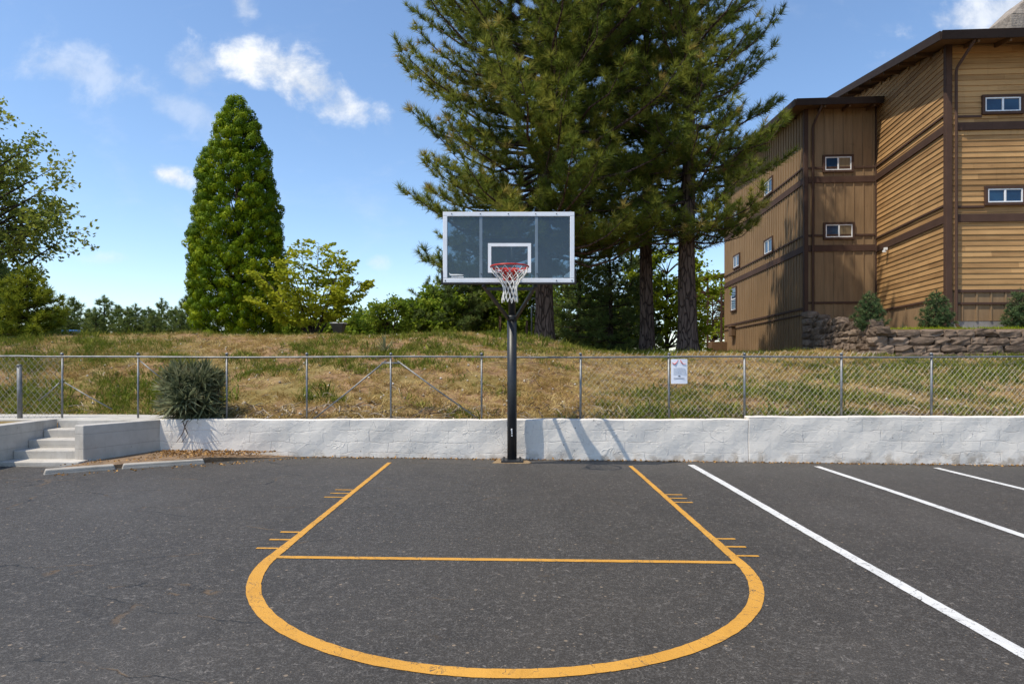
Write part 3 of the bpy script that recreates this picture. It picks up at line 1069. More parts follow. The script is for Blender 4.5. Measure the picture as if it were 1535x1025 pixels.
def thuja():
    global rng
    rng = np.random.default_rng(5)
    rs = np.random.default_rng(6)
    loc = place(356, 24)
    root = thing('columnar_tree', (0, 0, 0), 'tall dense columnar evergreen with knobbly bright green foliage on the left of the crest', 'tree')
    h = 9.25
    prof = curve([(0, 1.2), (.7, 1.5), (2.5, 1.64), (5.2, 1.40), (7.4, .95), (8.5, .50), (9.1, .17), (9.3, .05)])
    t_mb = MB()
    t_mb.tube([(0, 0, -.2), (0, 0, .5), (.02, 0, 4), (0, 0, 8.6)], [.28, .2, .13, .02], 10)
    for k in range(140):
        z = rs.uniform(.3, 8.2)
        a = rs.uniform(0, 6.28)
        r = prof(z + .6) * .8
        t_mb.tube([(0, 0, z), (r * .55 * math.cos(a), r * .55 * math.sin(a), z + .35), (r * math.cos(a), r * math.sin(a), z + .9)], [.03, .02, .008], 4, False)
    t_mb.build('trunk', M['dark_bark'], root, True)
    P, D, S, T = [], [], [], []
    n = 0
    while n < 2500:
        z = rs.uniform(.02, h)
        R = prof(z)
        if rs.uniform(0, 1.85) > R:
            continue
        a = rs.uniform(0, 2 * math.pi)
        f = 1 - abs(rs.normal()) * .10 if rs.uniform() < .72 else rs.uniform(.25, .85)
        bulge = 1 + .07 * math.sin(a * 5 + z * 2.3) + .05 * math.sin(a * 9 - z * 4)
        r = R * f * bulge
        P.append((r * math.cos(a), r * math.sin(a), z + rs.normal() * .04))
        D.append((math.cos(a), math.sin(a), .9 + rs.normal() * .2))
        S.append(rs.uniform(.5, 1.02))
        T.append(rs.uniform(.0, .85))
        n += 1
    Tm, TF = leaf_clump(130, .205, .075, 3, True, .13)
    Tm = Tm * np.array([1, 1, 1.35])
    tz_ = np.clip(Tm[:, 2], -.2, .3) * .5
    V, Fc, tt = scatter(Tm, TF, P, D, S, T)
    tt = tt + rs.normal(size=len(tt) // 4).repeat(4) * .1
    np_mesh('crown', V, Fc, tt, M['thuja'], root)
    root.location = loc


thuja()


def broadleaf(name, loc, label, cat, group, seed, h, trunk_h, rx, ry, n_cl, leaf, per, mat, bark, tr=.12, cr=.6, flat=1.0, stems=1, zmin=None, inner=.35, skew=(0, 0)):
    """tree of limbs that reach to leafy sprays"""
    global rng
    rng = np.random.default_rng(seed + 1)
    rs = np.random.default_rng(seed)
    root = thing(name, (0, 0, 0), label, cat, group)
    cz = (h + (zmin if zmin is not None else trunk_h)) / 2
    rzz = h - cz
    mb_ = MB()
    stem_pts = []
    for s in range(stems):
        if stems == 1:
            top = np.array([skew[0] * .5, skew[1] * .5, h * .86])
            mid = np.array([.06 * h * rs.normal() * .4, .05, h * .45])
        else:
            a = 2 * math.pi * s / stems + rs.uniform(-.4, .4)
            rr = rs.uniform(.35, .75)
            top = np.array([rx * rr * math.cos(a), ry * rr * math.sin(a), h * rs.uniform(.65, .92)])
            mid = top * np.array([.35, .35, .5])
        pts = bez(np.array([0, 0, -.15]), mid, top, 9)
        r0 = tr if stems == 1 else tr * .6
        mb_.tube(pts, r0 * np.linspace(1, .12, 9) ** 1.1, 9)
        stem_pts.append(pts)
    mb_.build('trunk', bark, root, True)
    br = MB()
    P, D, S, T = [], [], [], []
    for c in range(n_cl):
        d = norm(rs.normal(size=3))
        f = rs.uniform(inner, 1) ** .6
        bump = 1 + .16 * math.sin(d[0] * 4 + seed) + .12 * math.sin(d[2] * 6 + d[1] * 3 + seed)
        cone_ = 1.18 - .42 * (d[2] * f + 1) * .5 * 1.5 if flat < .3 else 1.0
        p = np.array([d[0] * rx * f * bump * cone_ + skew[0] * (d[2] * .5 + .5), d[1] * ry * f * bump, cz + d[2] * rzz * f])
        sp = stem_pts[int(np.argmin([np.min(np.linalg.norm(q[:, :2] - p[:2], axis=1)) for q in stem_pts]))] if stems > 1 else stem_pts[0]
        hd = np.linalg.norm(p[:2])
        want = max(trunk_h * .7, p[2] - .7 * hd)
        i = int(np.argmin(np.abs(sp[:, 2] - want)))
        b = sp[min(i, len(sp) - 2)]
        L = np.linalg.norm(p - b)
        mid = (b + p) / 2 + np.array([0, 0, .10 * L]) + rs.normal(size=3) * .06 * L
        pts = bez(b, mid, p, 6)
        br.tube(pts, np.linspace(max(.012, tr * .32), .006, 6), 5, False)
        out = norm(np.array([p[0], p[1], (p[2] - cz) * .6 + .3]))
        ct = rs.uniform(0, .45)
        nt_ = 8
        for k in range(nt_):
            td = norm(out * .7 + rs.normal(size=3) * .75)
            td[2] *= flat
            tl = cr * rs.uniform(.55, 1.15)
            st_ = p + (pts[3] - p) * rs.uniform(0, .6)
            ep = st_ + td * tl
            br.tube([st_, (st_ + ep) / 2 + np.array([0, 0, .04 * tl]), ep], [.008, .005, .003], 3, False)
            for q in range(per):
                u = rs.uniform(.15, 1.05)
                P.append(st_ + td * tl * u + rs.normal(size=3) * np.array([.10, .10, .10 * flat]) * cr * 1.1)
                D.append(td * .5 + rs.normal(size=3) * np.array([.8, .8, .5]))
                S.append(leaf * rs.uniform(.65, 1.25))
                T.append(ct + rs.uniform(0, .55))
    br.build('branches', bark, root, True)
    V, Fc, tt = scatter(LEAF[0], LEAF[1], P, D, S, T)
    np_mesh('crown', V, Fc, tt, mat, root)
    root.location = loc
    return root


def maple():
    global rng
    rng = np.random.default_rng(62)
    rs = np.random.default_rng(63)
    root = thing('maple_tree', (0, 0, 0), 'small multi-stemmed tree with spreading yellow green layers beside the columnar evergreen', 'tree')
    mb_, br = MB(), MB()
    P, D, S, T = [], [], [], []
    tips = [(-1.95, .2, 1.25), (-1.55, -.5, 1.95), (-.95, .3, 2.45), (-.3, -.3, 2.75), (.12, .1, 3.05), (.55, .4, 2.75), (1.0, -.4, 2.35), (1.5, .2, 1.75), (-1.1, .9, 1.5), (.8, -.9, 1.3), (-.5, -.9, 1.9), (.6, .95, 2.0)]
    for tp in tips:
        tp = np.array(tp)
        pts = bez(np.array([rs.normal() * .05, rs.normal() * .05, -.1]), tp * np.array([.42, .42, .55]) + rs.normal(size=3) * .06, tp, 10)
        mb_.tube(pts, .038 * np.linspace(1, .12, 10), 7)
        for t in np.arange(.26, 1.001, .046):
            i = min(int(t * 9), 8)
            c = pts[i] + (pts[min(i + 1, 9)] - pts[i]) * (t * 9 - i)
            out = norm(np.array([tp[0], tp[1], 0]) + rs.normal(size=3) * np.array([.9, .9, 0]))
            L = (.85 - .45 * t) * rs.uniform(.7, 1.15)
            e = c + out * L + np.array([0, 0, L * rs.uniform(.12, .5)])
            br.tube([c, (c + e) / 2 + np.array([0, 0, .05 * L]), e], [.009, .006, .003], 3, False)
            ct = rs.uniform(0, .45)
            side = np.array([-out[1], out[0], 0])
            for q in range(48):
                u = rs.uniform(.2, 1.05)
                w = rs.normal() * .17 * (1.25 - u) * 1.4
                P.append(c + (e - c) * u + side * w + np.array([0, 0, rs.normal() * .022 - .05 * abs(w)]))
                D.append(out * .8 + side * np.sign(w) * .7 + rs.normal(size=3) * .3)
                S.append(.122 * rs.uniform(.7, 1.25))
                T.append(ct + rs.uniform(0, .55))
    mb_.build('trunk', M['dark_bark'], root, True)
    br.build('branches', M['dark_bark'], root, True)
    V, Fc, tt = scatter(LEAF[0], LEAF[1], P, D, S, T)
    np_mesh('crown', V, Fc, tt, M['maple'], root)
    root.location = place(471, 20.5)


maple()
broadleaf('ash_tree', (-18.35, 20.5, 2.2), 'large airy deciduous tree leaning in from the left edge of the frame', 'tree', None, 72, 8.3, 1.6, 4.0, 3.6, 190, .135, 20,
          M['broad'], M['dark_bark'], .20, .75, .9, zmin=1.2, inner=.35)
broadleaf('leafy_shrub', place(584, 27), 'rounded mid green bushy tree between the yellow green tree and the largest pine', 'shrub', None, 83, 2.0, .4, 1.15, 1.1, 46, .13, 13,
          M['shade_leaf'], M['dark_bark'], .09, .5, .8, stems=3, zmin=.1, inner=.3)

# undergrowth trees behind the pines
UG = 'leafy trees filling the background behind the pines'
ug = [(655, 30, 2.5, 'shade_leaf', 'low leafy tree behind the left end of the backboard'),
      (715, 33, 3.9, 'shade_leaf', 'taller leafy tree seen left of the hoop pole under the backboard'),
      (775, 31, 3.7, 'shade_leaf', 'leafy tree directly behind the hoop pole'),
      (1000, 31, 5.4, 'lime', 'bright lime green tree glowing between the two right pine trunks'),
      (1068, 46, 6.0, 'lime', 'bright lime green tree behind the outside staircase'),
      (540, 34, 1.7, 'shade_leaf', 'low green bush on the skyline right of the yellow green tree'),
      (440, 36, 1.7, 'shade_leaf', 'low green bush on the skyline behind the left half of the yellow green tree'),
      (492, 38, 1.7, 'shade_leaf', 'low green bush on the skyline behind the stems of the yellow green tree'),
      (655, 38, 2.6, 'shade_leaf', 'far leafy tree behind the lowest boughs on the left of the largest pine'),
      (735, 40, 4.4, 'shade_leaf', 'far leafy tree seen between the two brown wooden posts'),
      (850, 40, 5.0, 'shade_leaf', 'far leafy tree right behind the base of the largest pine trunk'),
      (905, 42, 4.2, 'shade_leaf', 'far leafy tree seen between the dark conifers')]
for k, (px, Y, hh, mt, lb) in enumerate(ug):
    broadleaf('leafy_tree', place(px, Y), lb, 'tree', UG, 100 + 7 * k, hh, .4, hh * .55, hh * .45, 80, .2, 13, M[mt], M['dark_bark'], .12, .75, .8, zmin=.1, inner=.2)
DG = 'dark conifers filling the background behind the pines'
for k, (px, Y, hh, lb) in enumerate([(868, 29, 6.2, 'dark layered conifer just right of the largest pine trunk'), (915, 27, 5.2, 'dark layered conifer left of the slimmer pine trunk'),
                                     (945, 31, 7.0, 'tallest dark conifer behind the slimmer pine trunk'),
                                     (672, 30, 3.6, 'dark layered conifer beyond the left edge of the backboard'), (694, 31, 6.6, 'dark layered conifer behind the left part of the backboard glass'),
                                     (752, 33, 7.2, 'dark layered conifer behind the middle of the backboard glass')]):
    conifer('conifer', place(px, Y), lb, 'conifer', DG, 300 + 9 * k, hh, .13, .25, curve([(0, 1.9), (1.2, 2.0), (hh * .6, 1.3), (hh, .1)]), .32, 6, curve([(0, -.08), (hh, .3)]),
            .26, M['far_con'], M['dark_bark'], twig=.6, tstep=.2, tuft=(24, 10, 95, .12))

# row of far conifers
FG = 'small conifers in the far row on the left skyline'
protos = []
spots = [(101, 43, 2.7), (144, 43, 2.6), (190, 43, 2.8), (232, 43, 2.7), (272, 43, 2.8), (80, 43, 2.9), (90, 44, 3.0), (112, 47, 3.9), (133, 44, 3.1), (155, 47, 4.0), (178, 45, 3.3), (204, 48, 3.75), (222, 44, 3.1), (241, 47, 3.85), (262, 45, 3.4), (281, 47, 3.9), (300, 45, 3.4), (70, 46, 3.6)]
spots.sort()
words = ['first', 'second', 'third', 'fourth', 'fifth', 'sixth', 'seventh', 'eighth', 'ninth', 'tenth', 'eleventh', 'twelfth', 'thirteenth', 'fourteenth', 'fifteenth', 'sixteenth', 'seventeenth', 'eighteenth']
for k, (px, Y, hh) in enumerate(spots):
    lb = '%s small conifer from the left in the far row before the columnar evergreen' % words[k]
    if k < 4:
        r_ = conifer('far_conifer', place(px, Y), lb, 'conifer', FG, 400 + 5 * k, 3.8, .10, .15, curve([(0, 1.05), (.8, 1.15), (2.2, .75), (3.8, .06)]), .30, 6, curve([(0, .15), (3.8, .55)]),
                     .26, M['far_con'], M['dark_bark'], twig=.5, tstep=.15, tuft=(26, 8, 95, .13), upcurl=.45)
        protos.append(r_)
    else:
        r_ = copy_tree(protos[k % 4])
        r_.location = place(px, Y)
        r_['label'] = lb
    s = hh / 3.8
    r_.scale = (s * random.uniform(1.05, 1.45), s * random.uniform(1.05, 1.4), s * random.uniform(.88, 1.08))
    r_.rotation_euler.z = random.uniform(0, 6.28)

conifer('young_conifer', place(40, 18.2), 'young yellow green conifer with sweeping boughs under the big tree at the left edge', 'conifer', None, 510, 1.95, .06, .1,
        curve([(0, .95), (.5, 1.0), (1.2, .62), (1.95, .06)]), .19, 6, curve([(0, -.05), (2.2, .45)]), .22, M['young'], M['dark_bark'], twig=.5, tstep=.095, tuft=(26, 10, 90, .12))
conifer('young_conifer', place(-8, 19), 'darker young conifer cut by the left edge of the frame', 'conifer', None, 520, 2.5, .06, .1,
        curve([(0, 1.0), (.5, 1.1), (1.3, .75), (2.5, .06)]), .22, 6, curve([(0, .0), (2.2, .45)]), .22, M['far_con'], M['dark_bark'], twig=.5, tstep=.10, tuft=(26, 10, 90, .12))

# ------------------------------------------------------------------ spiky plants
def rosette(n, w, a0, a1, seed):
    """long arching blades"""
    r = np.random.default_rng(seed)
    V, Fc = [], []
    for i in range(n):
        th, ph = math.radians(r.uniform(a0, a1)), r.uniform(0, 6.283)
        L = r.uniform(.6, 1.05)
        d = np.array([math.sin(th) * math.cos(ph), math.sin(th) * math.sin(ph), math.cos(th)])
        s = norm(np.cross(d, [0, 0, 1.0]) + r.normal(size=3) * .05) * w
        sag = np.array([0, 0, -1]) * L * math.sin(th) * .28
        k = len(V)
        p1, p2 = d * L * .5 + sag * .2, d * L + sag
        V += [-s * .5, s * .5, p1 + s * .5, p1 - s * .5, p2 + s * .05, p2 - s * .05]
        Fc += [(k, k + 1, k + 2, k + 3), (k + 3, k + 2, k + 4, k + 5)]
    return np.array(V), np.array(Fc)


def spiky_shrub():
    global rng
    rng = np.random.default_rng(91)
    rs = np.random.default_rng(92)
    c = at(289, 590, 10.36)
    root = thing('spiky_shrub', (c.x, 10.36, .56), 'dark grey green spiky shrub growing over the top of the white wall near the steps', 'shrub')
    P, D, S, T = [], [], [], []
    for k in range(300):
        d = norm(rs.normal(size=3))
        f = rs.uniform(.25, 1.12) ** .6 * (1 + .14 * math.sin(d[0] * 5 + 1) * math.cos(d[2] * 4))
        p = np.array([c.x + d[0] * .44 * f, 10.37 + d[1] * .36 * f, 1.0 + d[2] * .42 * f])
        if p[2] < .62 or (p[1] < 10.05 and p[2] < .68):
            p[2] = rs.uniform(.66, .8)
        P.append(p)
        D.append(d + np.array([0, 0, .7]))
        S.append(rs.uniform(.16, .38))
        T.append(rs.uniform(0, .8))
    A = scatter(*rosette(15, .075, 5, 80, 4), P, D, S, T)
    P, D, S, T = [], [], [], []
    for k in range(26):
        P.append((c.x + rs.normal() * .18, 10.37 + rs.normal() * .12, rs.uniform(.9, 1.25)))
        D.append((rs.normal() * .55, rs.normal() * .3, 1))
        S.append(rs.uniform(.35, .62))
        T.append(rs.uniform(.3, .9))
    B = scatter(*rosette(4, .022, 3, 30, 8), P, D, S, T)
    V = np.concatenate([A[0], B[0]])
    Fc = np.concatenate([A[1], B[1] + len(A[0])])
    np_mesh('foliage', V, Fc, np.concatenate([A[2], B[2]]), M['spiky'], root)
    m2 = MB()
    for k in range(9):
        m2.tube([(c.x + rs.normal() * .08, 10.37, .5), (c.x + rs.normal() * .2, 10.37 + rs.normal() * .1, .9), (c.x + rs.normal() * .3, 10.37 + rs.normal() * .2, 1.2)], [.02, .013, .006], 5, False)
    for x0, x1 in ((-.02, .10), (.12, .02)):
        m2.tube([(c.x + x0, 10.2, .66), (c.x + x0 * .5 + .03, 10.0, .60), (c.x + x1, 9.995, .40), (c.x + x1 - .09, 9.99, .27)], [.008, .007, .006, .004], 5, False)
    m2.build('stems', M['wood_post'], root)


spiky_shrub()


def yucca(px, py, Y, size, label, mat, n=34, seed=3, w=.05):
    p = at(px, py, Y)
    z = float(tz(p.x, Y))
    root = thing('yucca', (p.x, Y, z), label, 'plant')
    V, Fc = rosette(n, w, 2, 72, seed)
    tt = np.repeat(np.random.default_rng(seed).uniform(.3, 1, n), 6)
    np_mesh('leaves', V * size + np.array([p.x, Y, z]), Fc, tt, mat, root)


yucca(577, 525, 15.6, .56, 'pale spiky rosette plant near the top of the dry slope left of the backboard', M['spiky'], 44, 3, .05)
yucca(553, 607, 11.2, .30, 'small straw coloured spiky tuft on the slope below the fence brace', M['dry_grass'], 40, 9, .05)


# ------------------------------------------------------------------ grass and litter
def blades(n, w, spread, seed, lean=.55):
    r = np.random.default_rng(seed)
    V, Fc = [], []
    for i in range(n):
        b = np.append(r.normal(size=2) * spread, -.05)
        d = np.append(r.normal(size=2) * lean, 1.0)
        d = d / np.linalg.norm(d) * r.uniform(.5, 1.1)
        s = np.append(norm(r.normal(size=2)), 0) * w
        bend = np.append(r.normal(size=2) * .22, -.1)
        k = len(V)
        V += [b - s, b + s, b + d * .55 + s * .7, b + d * .55 - s * .7, b + d + bend]
        Fc += [(k, k + 1, k + 2), (k, k + 2, k + 3), (k + 3, k + 2, k + 4)]
    return np.array(V), np.array(Fc)


def patch_noise(x, y, s=1.0):
    return np.sin(x * 1.3 * s + np.sin(y * 1.1 * s) * 2) * np.cos(y * 1.7 * s + np.sin(x * .8 * s) * 2) * .6 + np.sin(x * 3.7 * s + y * 2.9 * s) * .3 + np.sin(x * .45 * s - y * .6) * .4


def grass():
    global rng
    rs = np.random.default_rng(77)
    rng = np.random.default_rng(78)

    def field(N, y0, y1, test):
        y = y0 + (y1 - y0) * rs.uniform(size=N) ** 1.25
        x = rs.uniform(-1, 1, N) * (y * .92 + 1.0)
        k = test(x, y) & ~((x < -5.4) & (y < 10.9 - (x + 5.4) * .05)) & ~((x > 9.6) & (y > 17.7))
        return x[k], y[k]
    up = lambda n: np.stack([rs.normal(size=n) * .12, rs.normal(size=n) * .12, np.ones(n)], -1)
    # dry
    x, y = field(26000, 10.28, 19.5, lambda x, y: rs.uniform(size=len(x)) < .56 + .38 * patch_noise(x + 5, y))
    P = np.stack([x, y, tz(x, y)], -1)
    V, Fc, tt = scatter(*blades(11, .040, .33, 5, .85), P, up(len(x)), rs.uniform(.06, .20, len(x)), rs.uniform(0, .9, len(x)))
    tag(np_mesh('dry_grass', V, Fc, tt, M['dry_grass']), 'short straw coloured dry grass covering the slope behind the wall', 'grass', kind='stuff')
    # green
    x, y = field(30000, 10.28, 19.5, lambda x, y: rs.uniform(size=len(x)) < np.clip(patch_noise(x, y) * .9 + .04 + .3 * (patch_noise(x + 31, y, 2.6) > .5) + .02 * sm(1.5, 7, x) + .25 * sm(-6, -12, x), 0, 1))
    P = np.stack([x, y, tz(x, y)], -1)
    V, Fc, tt = scatter(*blades(12, .042, .30, 6, .6), P, up(len(x)), rs.uniform(.08, .22, len(x)) * np.where(rs.uniform(size=len(x)) < .06, 1.8, 1), rs.uniform(0, .9, len(x)))
    tag(np_mesh('green_grass', V, Fc, tt, M['green_grass']), 'green grass tufts scattered over the dry slope', 'grass', kind='stuff')
    # crest ground cover under the trees
    x = rs.uniform(-18, 9.4, 3600)
    y = rs.uniform(19, 25, 3600)
    P = np.stack([x, y, tz(x, y)], -1)
    V, Fc, tt = scatter(*blades(12, .03, .35, 16, .6), P, up(len(x)), rs.uniform(.10, .32, len(x)), rs.uniform(0, .8, len(x)))
    tag(np_mesh('weeds', V, Fc, tt, M['green_grass']), 'low green weeds along the crest under the trees', 'weeds', kind='stuff')
    # long unmown fringe behind the left end of the fence
    x = rs.uniform(-16, -8.5, 900)
    y = rs.uniform(13.5, 17.5, 900)
    P = np.stack([x, y, tz(x, y)], -1)
    V, Fc, tt = scatter(*blades(14, .02, .35, 26, .6), P, up(len(x)), rs.uniform(.12, .30, len(x)), rs.uniform(0, .6, len(x)))
    tag(np_mesh('long_grass', V, Fc, tt, M['green_grass']), 'longer dark green grass on the left end of the slope', 'grass', kind='stuff')
    # twigs
    mb_ = MB()
    tints = []
    for k in range(1000):
        near = k < 420
        yy = rs.uniform(10.27, 10.9) if near else rs.uniform(10.6, 18.5)
        xx = rs.uniform(-1, 1) * (yy * .86)
        if xx < -5.4 and yy < 11.0:
            continue
        L = rs.uniform(.08, .42)
        a = rs.uniform(0, 6.28)
        z = float(tz(xx, yy))
        arch = rs.uniform(0, .07) if rs.uniform() < .35 else .012
        d = Vector((math.cos(a), math.sin(a), 0)) * L
        pts = []
        for q in (0, .35, .7, 1):
            px_, py_ = xx + d.x * q + rs.normal() * .02, yy + d.y * q + rs.normal() * .02
            py_ = max(py_, 10.26)
            pts.append((px_, py_, float(tz(px_, py_)) + .03 + arch * math.sin(q * 3.14) + abs(rs.normal()) * .03))
        n0_ = len(mb_.v)
        mb_.tube(pts, [.008, .007, .006, .003] if not near else [.010, .009, .007, .004], 4)
        tints += [rs.uniform(0, 1)] * (len(mb_.v) - n0_)
    o = np_mesh_from_mb('twig_litter', mb_, tints, M['twig'])
    tag(o, 'dead twigs and stalks lying over the slope and along the wall top', 'twigs', kind='stuff')
    # pebbles
    Tm, TF = leaf_clump(1, 0, 0, 1)
    ico = np.array([(0, 0, 1), (.9, 0, .1), (.2, .85, .15), (-.75, .5, 0), (-.7, -.55, .1), (.25, -.9, 0), (0, 0, -.6)])
    icf = np.array([(0, 1, 2), (0, 2, 3), (0, 3, 4), (0, 4, 5), (0, 5, 1), (6, 2, 1), (6, 3, 2), (6, 4, 3), (6, 5, 4), (6, 1, 5)])
    n = 700
    y = 10.3 + 8.2 * rs.uniform(size=n) ** 1.3
    x = rs.uniform(-1, 1, n) * y * .86
    k = ~((x < -5.5) & (y < 11.25))
    x, y = x[k], y[k]
    P = np.stack([x, y, tz(x, y) + .012], -1)
    V, Fc, tt = scatter(ico, icf, P, up(len(x)), rs.uniform(.012, .04, len(x)), rs.uniform(0, 1, len(x)))
    tag(np_mesh('pebbles', V, Fc, tt, M['pebble']), 'pale pebbles scattered over the dry slope', 'pebbles', kind='stuff')
    # brown leaf litter along the wall foot and in the soil bed
    n = 3000
    x = np.concatenate([rs.uniform(-5.4, 9, 1100), rs.normal(-4.6, .7, 1300), rs.uniform(-6.2, -3.2, 600)])
    y = np.concatenate([10.0 - np.abs(rs.normal(size=1100)) * .05, 10.0 - np.abs(rs.normal(size=1300)) * .35, rs.uniform(8.1, 9.3, 600)])
    edge = 8.2 + (x + 6.0) * .66
    k = (y < 10.005) & ((x > -5.45) | (y < 9.0)) & ((y > edge - .35) | (y > 9.85))
    k &= ~((y > edge - .05) & (y < edge + .2))
    x, y, edge = x[k], y[k], edge[k]
    inb = (y > edge + .1) & (x < -3.7) & (x > -6)
    P = np.stack([x, y, gz(x) + np.where(inb, .085, .01)], -1)
    V, Fc, tt = scatter(LEAF[0], LEAF[1], P, rs.normal(size=(len(x), 3)) * np.array([1, 1, .25]), rs.uniform(.015, .05, len(x)), rs.uniform(0, 1, len(x)))
    tag(np_mesh('leaf_litter', V, Fc, tt, M['litter']), 'brown dead leaves gathered along the foot of the wall and in the soil bed', 'leaves', kind='stuff')


def np_mesh_from_mb(name, mb_, tints, mat):
    me = bpy.data.meshes.new(name)
    me.from_pydata(mb_.v, [], mb_.f)
    a = me.attributes.new('tint', 'FLOAT', 'POINT')
    a.data.foreach_set('value', tints)
    return link(name, me, mat)


grass()

# ------------------------------------------------------------------ building
class WF:
    def __init__(self, O, U):
        self.O = Vector((O[0], O[1]))
        self.U = Vector((U[0], U[1])).normalized()
        self.N = Vector((self.U.y, -self.U.x))

    def P(self, u, z, d=0.0):
        p = self.O + self.U * u + self.N * d
        return (p.x, p.y, z)

    def box(self, mb, u0, u1, z0, z1, d0, d1):
        P = self.P
        return mb.hexa([P(u0, z0, d1), P(u1, z0, d1), P(u1, z0, d0), P(u0, z0, d0), P(u0, z1, d1), P(u1, z1, d1), P(u1, z1, d0), P(u0, z1, d0)])


bd = thing('apartment_building', (15, 24, 2), 'tall brown timber clad apartment building with dark trim on the right', 'building')
CR = Vector((13.31, 19.5))
dL = Vector((.16, 1)).normalized()
RL = 11.0
front = WF(CR, (1, -.06))
left = WF(CR + dL * RL, -dL)
CW = Vector((11.47, 24.94))
dW = Vector((.07, 1)).normalized()
WL = 11.9
wfront = WF(CW, (1, -.07))
wleft = WF(CW + dW * WL, -dW)
PITCH = .218
EZ = 11.22            # top of wall at the front eave


def lap_wall(fr_, u0, u1, z0, z1, name, top=None, exp=.168):
    m_ = MB()
    tones = []
    z = z0
    k = 0
    while z < z1 - .02:
        e = exp
        za, zb = z, min(z + e, z1)
        ua, ub = u0, u1
        if top is not None:
            ua, ub = top(zb)
            if ub - ua < .1:
                break
        bo, to = .025 + .004 * math.sin(k * 2.1), .004
        P = fr_.P
        # each course in two or three lengths with slight unevenness
        cuts = [ua] + sorted(random.uniform(ua + .3, ub - .3) for _ in range(2 if ub - ua > 3 else 0)) + [ub]
        for a, b in zip(cuts[:-1], cuts[1:]):
            j = random.uniform(-.003, .003)
            m_.hexa([P(a, za + j, bo), P(b - .003, za - j, bo), P(b - .003, za, -.02), P(a, za, -.02),
                     P(a, zb - .004, to), P(b - .003, zb - .004, to), P(b - .003, zb - .004, -.02), P(a, zb - .004, -.02)])
            tones += [random.random()] * 8
        z += e
        k += 1
    o = m_.build(name, M['lap'], bd)
    if len(tones) == len(o.data.vertices):
        o.data.attributes.new('tint', 'FLOAT', 'POINT').data.foreach_set('value', tones)
    return o


def batten_wall(fr_, u0, u1, z0, z1, pitch, name='siding', ztop=None):
    m_ = MB()
    P = fr_.P
    n = max(1, int(round((u1 - u0) / pitch)))
    for i in range(n):
        a, b = u0 + (u1 - u0) * i / n, u0 + (u1 - u0) * (i + 1) / n
        ta, tb = (ztop(a), ztop(b)) if ztop else (z1, z1)
        m_.hexa([P(a, z0, .012), P(b, z0, .012), P(b, z0, -.02), P(a, z0, -.02), P(a, ta, .012), P(b, tb, .012), P(b, tb, -.02), P(a, ta, -.02)])
        m_.hexa([P(a - .022, z0, .040), P(a + .022, z0, .040), P(a + .022, z0, .010), P(a - .022, z0, .010), P(a - .022, ta, .040), P(a + .022, ta, .040), P(a + .022, ta, .010), P(a - .022, ta, .010)])
    return m_.build(name, M['batten'], bd)


# body of each block, set behind the siding
core = MB()
P0, P1 = CR + Vector((.03, .03)), Vector(front.P(11, 0)[:2]) + Vector((0, .03))
P2, P3 = P1 + dL * RL, CR + dL * RL + Vector((.03, 0))
roofz = lambda x, y: EZ + PITCH * max(0, (Vector((x, y)) - CR).dot(dL)) - .03
core.prism([tuple(P0), tuple(P1), tuple(P2), tuple(P3)], 1.6, roofz)
core.build('wall', M['batten'], bd)
core = MB()
Q0, Q1 = CW + Vector((.03, .03)), Vector(wfront.P(3.6, 0)[:2]) + Vector((0, .03))
Q2, Q3 = Q1 + dW * WL, CW + dW * WL + Vector((.03, 0))
WEZ = 11.42
WP = .08
core.prism([tuple(Q0), tuple(Q1), tuple(Q2), tuple(Q3)], 1.5, lambda x, y: WEZ + WP * max(0, (Vector((x, y)) - CW).dot(dW)) - .03)
core.build('wall', M['batten'], bd)

# right block siding
lap_wall(front, 0.0, 11, 3.75, EZ, 'siding')
batten_wall(front, .0, 11, 2.80, 3.68, .42)


def gable(zb):
    if zb <= EZ:
        return 0.0, RL
    return 0.0, RL - (zb - EZ) / PITCH


lap_wall(left, 0, RL, 3.55, EZ + PITCH * RL, 'siding', gable)
batten_wall(left, 0, RL, 2.55, 3.48, 1.3)
# wing siding
batten_wall(wfront, 0.0, 2.9, 3.35, WEZ, .367)
batten_wall(wleft, 0, WL, 1.95, WEZ, .30, ztop=lambda u: WEZ + WP * (WL - u))


def band(fr_, u0, u1, z, h, d=.06, d0=.0):
    m_ = MB()
    fr_.box(m_, u0, u1, z - h / 2, z + h / 2, d0, d)
    m_.build('trim_band', M['trim'], bd, False, .006)


for z in (8.72, 5.93):
    band(front, .26, 11, z, .24)
for z, u1_ in ((9.02, .985), (6.27, 1.06)):
    band(front, .27, u1_, z, .07, .055)
band(front, .27, 11, 3.71, .09)
band(front, .27, 11, 3.33, .07)
for z in (8.70, 5.93):
    band(left, 0, RL - .05, z, .25)
    band(left, 0, RL - .05, z + .42, .07)
band(left, 0, RL - .05, 3.515, .07)
for z in (8.66, 5.99):
    band(wfront, .10, 2.85, z, .25)
    band(wleft, 0, WL - .11, z, .26)
    band(wleft, 0, WL - .11, z + .52, .07)
for z in (9.12, 6.49, 3.87):
    band(wfront, .10, 2.85, z, .085, .055)
band(wleft, 0, WL - .11, 3.66, .09)
band(wleft, 0, WL - .11, 3.42, .05)
# corner boards
for fr_, u, w, z0, z1, dd in ((front, -.06, .17, 2.75, EZ, .07), (left, RL - .10, .162, 2.6, EZ, .067), (wfront, -.05, .14, 1.95, WEZ, .07), (wleft, WL - .09, .142, 1.95, WEZ, .067),
                              (wfront, 2.62, .14, 3.3, WEZ, .072)):
    m_ = MB()
    fr_.box(m_, u, u + w, z0, z1, -.01, dd)
    m_.build('corner_board', M['trim'], bd, False, .006)
